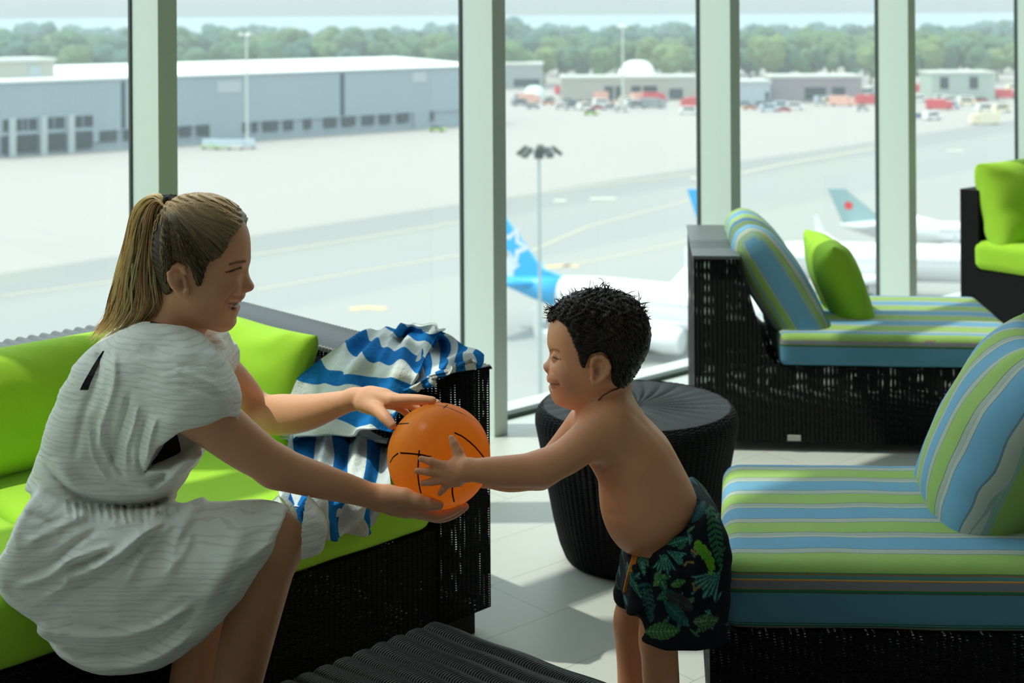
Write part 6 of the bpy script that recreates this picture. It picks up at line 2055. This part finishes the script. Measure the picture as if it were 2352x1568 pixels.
# ------------------------------------------------------------------ ball (translucent vinyl, black moulded lines)
def ray_ball(px, py):
    p = ball_front(px, py, 0.0); return np.array((p - BALL_C).normalized())
def make_ball():
    bm = bmesh.new()
    bmesh.ops.create_icosphere(bm, subdivisions=7, radius=BALL_R)
    me = bpy.data.meshes.new('ball'); bm.to_mesh(me); bm.free()
    V = np.empty(len(me.vertices) * 3, np.float32); me.vertices.foreach_get('co', V); V = V.reshape(-1, 3).astype(float)
    n = V / np.linalg.norm(V, axis=1, keepdims=True)
    line = np.zeros(len(n)); seam = np.zeros(len(n))
    def arc(pts, w, mask, val=1.0):
        P = np.array([ray_ball(*p) for p in catmull(pts, 6, False)])
        d = np.full(len(n), 9.0)
        for a, b in zip(P, P[1:]):
            ab = b - a; t = np.clip(((n - a) @ ab) / max(ab @ ab, 1e-9), 0, 1); d = np.minimum(d, np.linalg.norm(n - a - t[:, None] * ab, axis=1))
        mask[:] = np.maximum(mask, np.clip(1.5 - d / w, 0, 1) * val)
    arc([(896,1062),(903,1050),(913,1042),(914,1041.5)], .016, line)
    arc([(920,1040),(940,1041),(962,1043.5),(990,1049)], .0155, line)
    arc([(963,1035),(961,1060),(960,1090),(964,1120),(970,1142)], .0155, line)
    arc([(1045,994),(1065,1004),(1090,1025),(1113,1052)], .0165, line)
    arc([(1040,1105),(1039,1130),(1043,1152)], .0155, line)
    arc([(900,981),(915,974),(938,972)], .014, line)
    arc([(1004,930),(1030,936),(1065,951)], .011, line)
    arc([(1019,937),(1028,929)], .012, line)
    arc([(1065,951),(1100,974),(1120,1010),(1124,1040)], .005, line)
    # seams on the far side so that it is a whole ball
    for ax in ((.3, 1, .2), (1, .3, -.1), (-.4, .6, .7)):
        a = np.array(ax) / np.linalg.norm(ax)
        m = (np.abs(n @ a) < .012) & (n[:, 1] > .25); line[m] = 1
    # fine moulded circles
    def ring(px, py, rad, w):
        c = ray_ball(px, py); ang = np.arccos(np.clip(n @ c, -1, 1)); seam[:] = np.maximum(seam, np.abs(ang - rad) < w)
    ring(985, 985, .32, .0065); ring(1000, 1120, .85, .004)
    me.attributes.new('line', 'FLOAT', 'POINT').data.foreach_set('value', line.astype(np.float32))
    me.attributes.new('seam', 'FLOAT', 'POINT').data.foreach_set('value', seam.astype(np.float32))
    t = NT('orange_vinyl')
    col = t.mix(t.attr('seam'), (1.0, 0.47, 0.09), (0.86, 0.36, 0.055))
    ln = t.math('MULTIPLY', t.math('SUBTRACT', t.attr('line'), 0.42, clamp=True), 7.0, clamp=True)
    col = t.mix(ln, col, (0.015, 0.004, 0.003))
    t.base(col, 0.30, 0.6)
    t.b.inputs['Subsurface Weight'].default_value = 0.0
    tl = t.node('ShaderNodeBsdfTranslucent'); t.l.new(t.mix(ln, (1.0, 0.47, 0.10), (0.02, 0.01, 0.01)), tl.inputs[0])
    mx = t.node('ShaderNodeMixShader'); mx.inputs[0].default_value = 0.80
    t.l.new(t.b.outputs[0], mx.inputs[1]); t.l.new(tl.outputs[0], mx.inputs[2]); t.l.new(mx.outputs[0], t.o.inputs[0])
    o = put('ball', me, t.m, loc=BALL_C, smooth=True)
    tag(o, 'glossy orange play ball with black curved lines held between woman and boy', 'ball')
make_ball()

# ------------------------------------------------------------------ towel
def sheet(ctrl, nu=10, nv=10):
    """ctrl[row][col] = (px, py, Y, s) -> dense grid of points and stripe coordinate"""
    A = np.array([[[*at(c[0], c[1], c[2]), c[3]] for c in row] for row in ctrl], float)
    A = np.array([catmull(r, nu, False) for r in A])
    A = np.array([catmull(A[:, j], nv, False) for j in range(A.shape[1])]).transpose(1, 0, 2)
    return A
def towel():
    parts = []
    # main lobe over the arm: rows run down, columns left to right; s counts stripes
    parts.append(([
        [(838,768,3.62,1.9),(880,757,3.60,1.2),(918,749,3.56,.4),(955,744,3.52,-.2),(1000,750,3.46,-.7),(1022,758,3.42,-.9)],
        [(790,788,3.50,2.9),(840,786,3.47,2.4),(885,782,3.42,1.6),(925,772,3.37,1.0),(966,768,3.34,.4),(1001,768,3.31,.1)],
        [(742,826,3.40,3.9),(795,836,3.36,3.5),(850,822,3.30,2.9),(890,812,3.26,2.3),(940,803,3.22,1.7),(982,808,3.20,1.6)],
        [(700,865,3.32,4.8),(755,868,3.27,4.5),(815,862,3.21,4.0),(870,848,3.17,3.4),(925,845,3.14,3.1),(962,852,3.13,3.0)],
        [(672,905,3.26,5.8),(735,903,3.20,5.6),(800,894,3.14,5.2),(860,885,3.10,4.7),(905,882,3.08,4.4),(935,888,3.07,4.3)],
        [(655,955,3.20,6.9),(720,950,3.12,6.8),(790,942,3.06,6.4),(850,930,3.03,5.9),(890,925,3.01,5.6),(916,918,3.01,5.4)],
        [(650,1010,3.12,8.0),(715,1005,3.04,8.0),(780,995,2.99,7.5),(845,990,2.97,7.2),(880,985,2.97,6.9),(900,975,2.97,6.7)]]))
    # right wing folded over the front corner of the arm
    parts.append(([
        [(1000,750,3.46,-.7),(1022,757,3.40,-1.6),(1042,775,3.33,-2.6),(1066,792,3.27,-3.7),(1090,806,3.22,-4.8),(1112,818,3.17,-5.9)],
        [(985,778,3.30,.2),(1005,790,3.24,-.8),(1028,812,3.18,-2.0),(1052,820,3.15,-3.2),(1078,824,3.13,-4.6),(1110,826,3.12,-5.6)],
        [(962,822,3.18,1.4),(985,838,3.12,.3),(1010,850,3.08,-1.0),(1030,844,3.085,-2.2),(1058,836,3.10,-3.6),(1096,832,3.11,-5.0)],
        [(940,868,3.10,2.6),(962,878,3.045,1.6),(985,878,3.03,.4),(1008,862,3.045,-1.2),(1035,848,3.07,-2.6),(1080,836,3.10,-4.4)],
        [(914,906,3.05,3.6),(930,905,3.00,3.0),(955,898,2.99,1.9),(985,880,3.01,.2),(1015,858,3.05,-1.6),(1060,838,3.09,-3.6)]]))
    # the part lying on the seat and hanging over its front edge: stripes run down
    parts.append(([
        [(690,960,3.05,0.0),(735,955,3.02,1.1),(778,950,2.98,2.2),(822,950,2.96,3.3),(862,958,2.95,4.3),(893,975,2.97,5.4)],
        [(668,1010,3.00,-.2),(722,1005,2.95,1.0),(768,1000,2.91,2.1),(812,1000,2.90,3.2),(856,1010,2.90,4.4),(894,1030,2.93,5.6)],
        [(656,1060,2.93,-.4),(716,1058,2.87,.9),(764,1050,2.84,2.0),(806,1052,2.84,3.1),(852,1065,2.85,4.4),(896,1085,2.89,5.8)],
        [(645,1110,2.86,-.5),(700,1108,2.80,.7),(752,1102,2.78,1.9),(800,1105,2.78,3.0),(848,1112,2.80,4.4),(893,1125,2.85,5.8)],
        [(640,1150,2.78,-.5),(690,1150,2.73,.6),(742,1148,2.72,1.8),(792,1150,2.73,3.0),(838,1155,2.75,4.2),(876,1160,2.79,5.4)],
        [(655,1185,2.72,-.3),(694,1190,2.67,.6),(738,1192,2.665,1.7),(784,1192,2.68,2.9),(828,1190,2.70,4.0),(858,1186,2.735,5.0)],
        [(672,1215,2.69,-.1),(700,1226,2.645,.6),(735,1236,2.635,1.7),(776,1234,2.65,2.8),(818,1228,2.675,3.8),(850,1220,2.71,4.7)]]))
    # pale flap between the two
    parts.append(([
        [(770,952,2.985,9.5),(820,945,2.96,9.5),(860,945,2.95,9.5),(890,958,2.95,9.5)],
        [(735,985,2.93,9.5),(800,975,2.90,9.5),(855,985,2.89,9.5),(893,1005,2.91,9.5)],
        [(645,1000,2.98,9.5),(740,992,2.91,9.5),(830,998,2.875,9.5),(888,1022,2.89,9.5)]]))
    # pale corner lying flat on the seat
    parts.append(([
        [(700,1120,2.80,9.5),(780,1115,2.80,9.5),(860,1112,2.84,9.5),(900,1120,2.87,9.5)],
        [(650,1140,2.77,9.5),(750,1150,2.72,9.5),(830,1165,2.73,9.5),(880,1160,2.79,9.5)],
        [(616,1156,2.74,9.5),(700,1172,2.70,9.5),(800,1195,2.685,9.5),(850,1205,2.71,9.5)]]))
    # real depths: on top of the arm, down its inner side, along the seat, over the front edge
    LIFT = (0.03, 0.02, 0.045, 0.095, 0.012)
    def edge_depth(px, back, inset):
        c = SC0 - SU * inset; r_ = (px - CX) / F
        t_ = (r_ * c.y - c.x) / (-SNV.x + r_ * SNV.y); 
        return c.y - SNV.y * t_
    def auto(px, py, pi):
        YO, YI = edge_depth(px, 1, -.005), edge_depth(px, 1, .155)
        yO, yI = YH + (EYE - .60) / YO * F, YH + (EYE - .60) / YI * F
        c = SC0; r_ = (px - CX) / F
        a_ = (c.x - r_ * c.y) / (SU.x - r_ * SU.y); YF = c.y - SU.y * a_       # front edge of the seat
        seat = (EYE - .392) * F / max(py - YH, 1)
        if pi in (0, 1):
            if py < yO: Y = YO - .03 - (yO - py) * .0006
            elif py < yI: Y = YO - .03 + (YI - YO) * (py - yO) / max(yI - yO, 1)
            else:
                Y = YI - .03 - (py - yI) * .0008
                if pi == 0: Y = min(Y, max(seat, YF) - .02) if py > yI + 60 else Y
            return Y - (LIFT[pi] if pi == 0 else .0)
        return max(seat, YF) - LIFT[pi]
    parts = [[[(c[0], c[1], auto(c[0], c[1], pi), c[3]) for c in row] for row in ctrl] for pi, ctrl in enumerate(parts)]
    Vs, Qs, Ss = [], [], []
    base = 0
    r2 = random.Random(2)
    for pi, ctrl in enumerate(parts):
        A = sheet(ctrl, 12, 12)
        n, m = A.shape[:2]
        P = A[..., :3].copy(); S_ = A[..., 3]
        du = np.gradient(P, axis=1); dv = np.gradient(P, axis=0)
        N_ = np.cross(du, dv); N_ /= np.maximum(np.linalg.norm(N_, axis=2, keepdims=True), 1e-9)
        flip = np.sign((N_ * (np.array([0, 0, EYE]) - P)).sum(2))[..., None]; N_ *= flip
        I, J = np.meshgrid(np.linspace(0, 1, n), np.linspace(0, 1, m), indexing='ij')
        if pi == 0: fd = .010 * np.sin(J * 15 + I * 5 + 1.2 * np.sin(I * 6)) * (.4 + I) + .005 * np.sin(J * 31 - I * 9)
        elif pi == 1: fd = .008 * np.sin(J * 9 + I * 6) + .004 * np.sin(I * 14 + J * 5)
        elif pi == 2: fd = .016 * np.sin(J * 17 + 2.5 * np.sin(I * 3.5)) * (.5 + .6 * I) + .005 * np.sin(J * 38 + I * 8)
        else: fd = .006 * np.sin(J * 10 + I * 4)
        P = P + N_ * fd[..., None]
        th = .0035
        top, bot = P + N_ * th, P - N_ * th
        for arr in (top, bot): Vs.append(arr.reshape(-1, 3)); Ss.append(S_.reshape(-1) + (0.10 * np.sin(J * 20 + I * 7).reshape(-1) if pi < 3 else 0))
        i = np.arange(n - 1)[:, None] * m; j = np.arange(m - 1)[None, :]
        a = (i + j)
        q = np.stack([a, a + 1, a + m + 1, a + m], -1).reshape(-1, 4)
        Qs.append(base + q); Qs.append(base + n * m + q[:, ::-1])
        rim = list(range(0, m)) + [k * m + m - 1 for k in range(1, n)] + [(n - 1) * m + k for k in range(m - 2, -1, -1)] + [k * m for k in range(n - 2, 0, -1)]
        rim = np.array(rim); nx = np.roll(rim, -1)
        Qs.append(np.stack([base + rim, base + nx, base + n * m + nx, base + n * m + rim], -1))
        base += 2 * n * m
    V = np.concatenate(Vs); Q = np.concatenate(Qs); S_ = np.concatenate(Ss)
    me = np_mesh('towel', V, Q, {'s': ('FLOAT', S_)})
    t = NT('blue_white_terry')
    s = t.attr('s')
    f = t.math('FRACT', t.math('DIVIDE', t.math('ADD', s, 40.0), 2.0))
    blue = t.math('LESS_THAN', f, 0.5)
    blue = t.math('MULTIPLY', blue, t.math('LESS_THAN', s, 9.0))
    col = t.mix(blue, (0.76, 0.80, 0.78), (0.005, 0.17, 0.50))
    co = t.coord()
    col = t.mix(t.math('MULTIPLY', t.noise(co, 260, 2), .10), col, (0.25, 0.33, 0.42))
    t.base(col, .95, .03)
    t.bump(t.math('ADD', t.noise(co, 420, 2), t.math('MULTIPLY', t.noise(co, 60, 2), 2.0)), .0022)
    o = put('towel', me, t.m)
    tag(o, 'blue and white striped beach towel draped over the sofa arm and seat', 'towel')
towel()
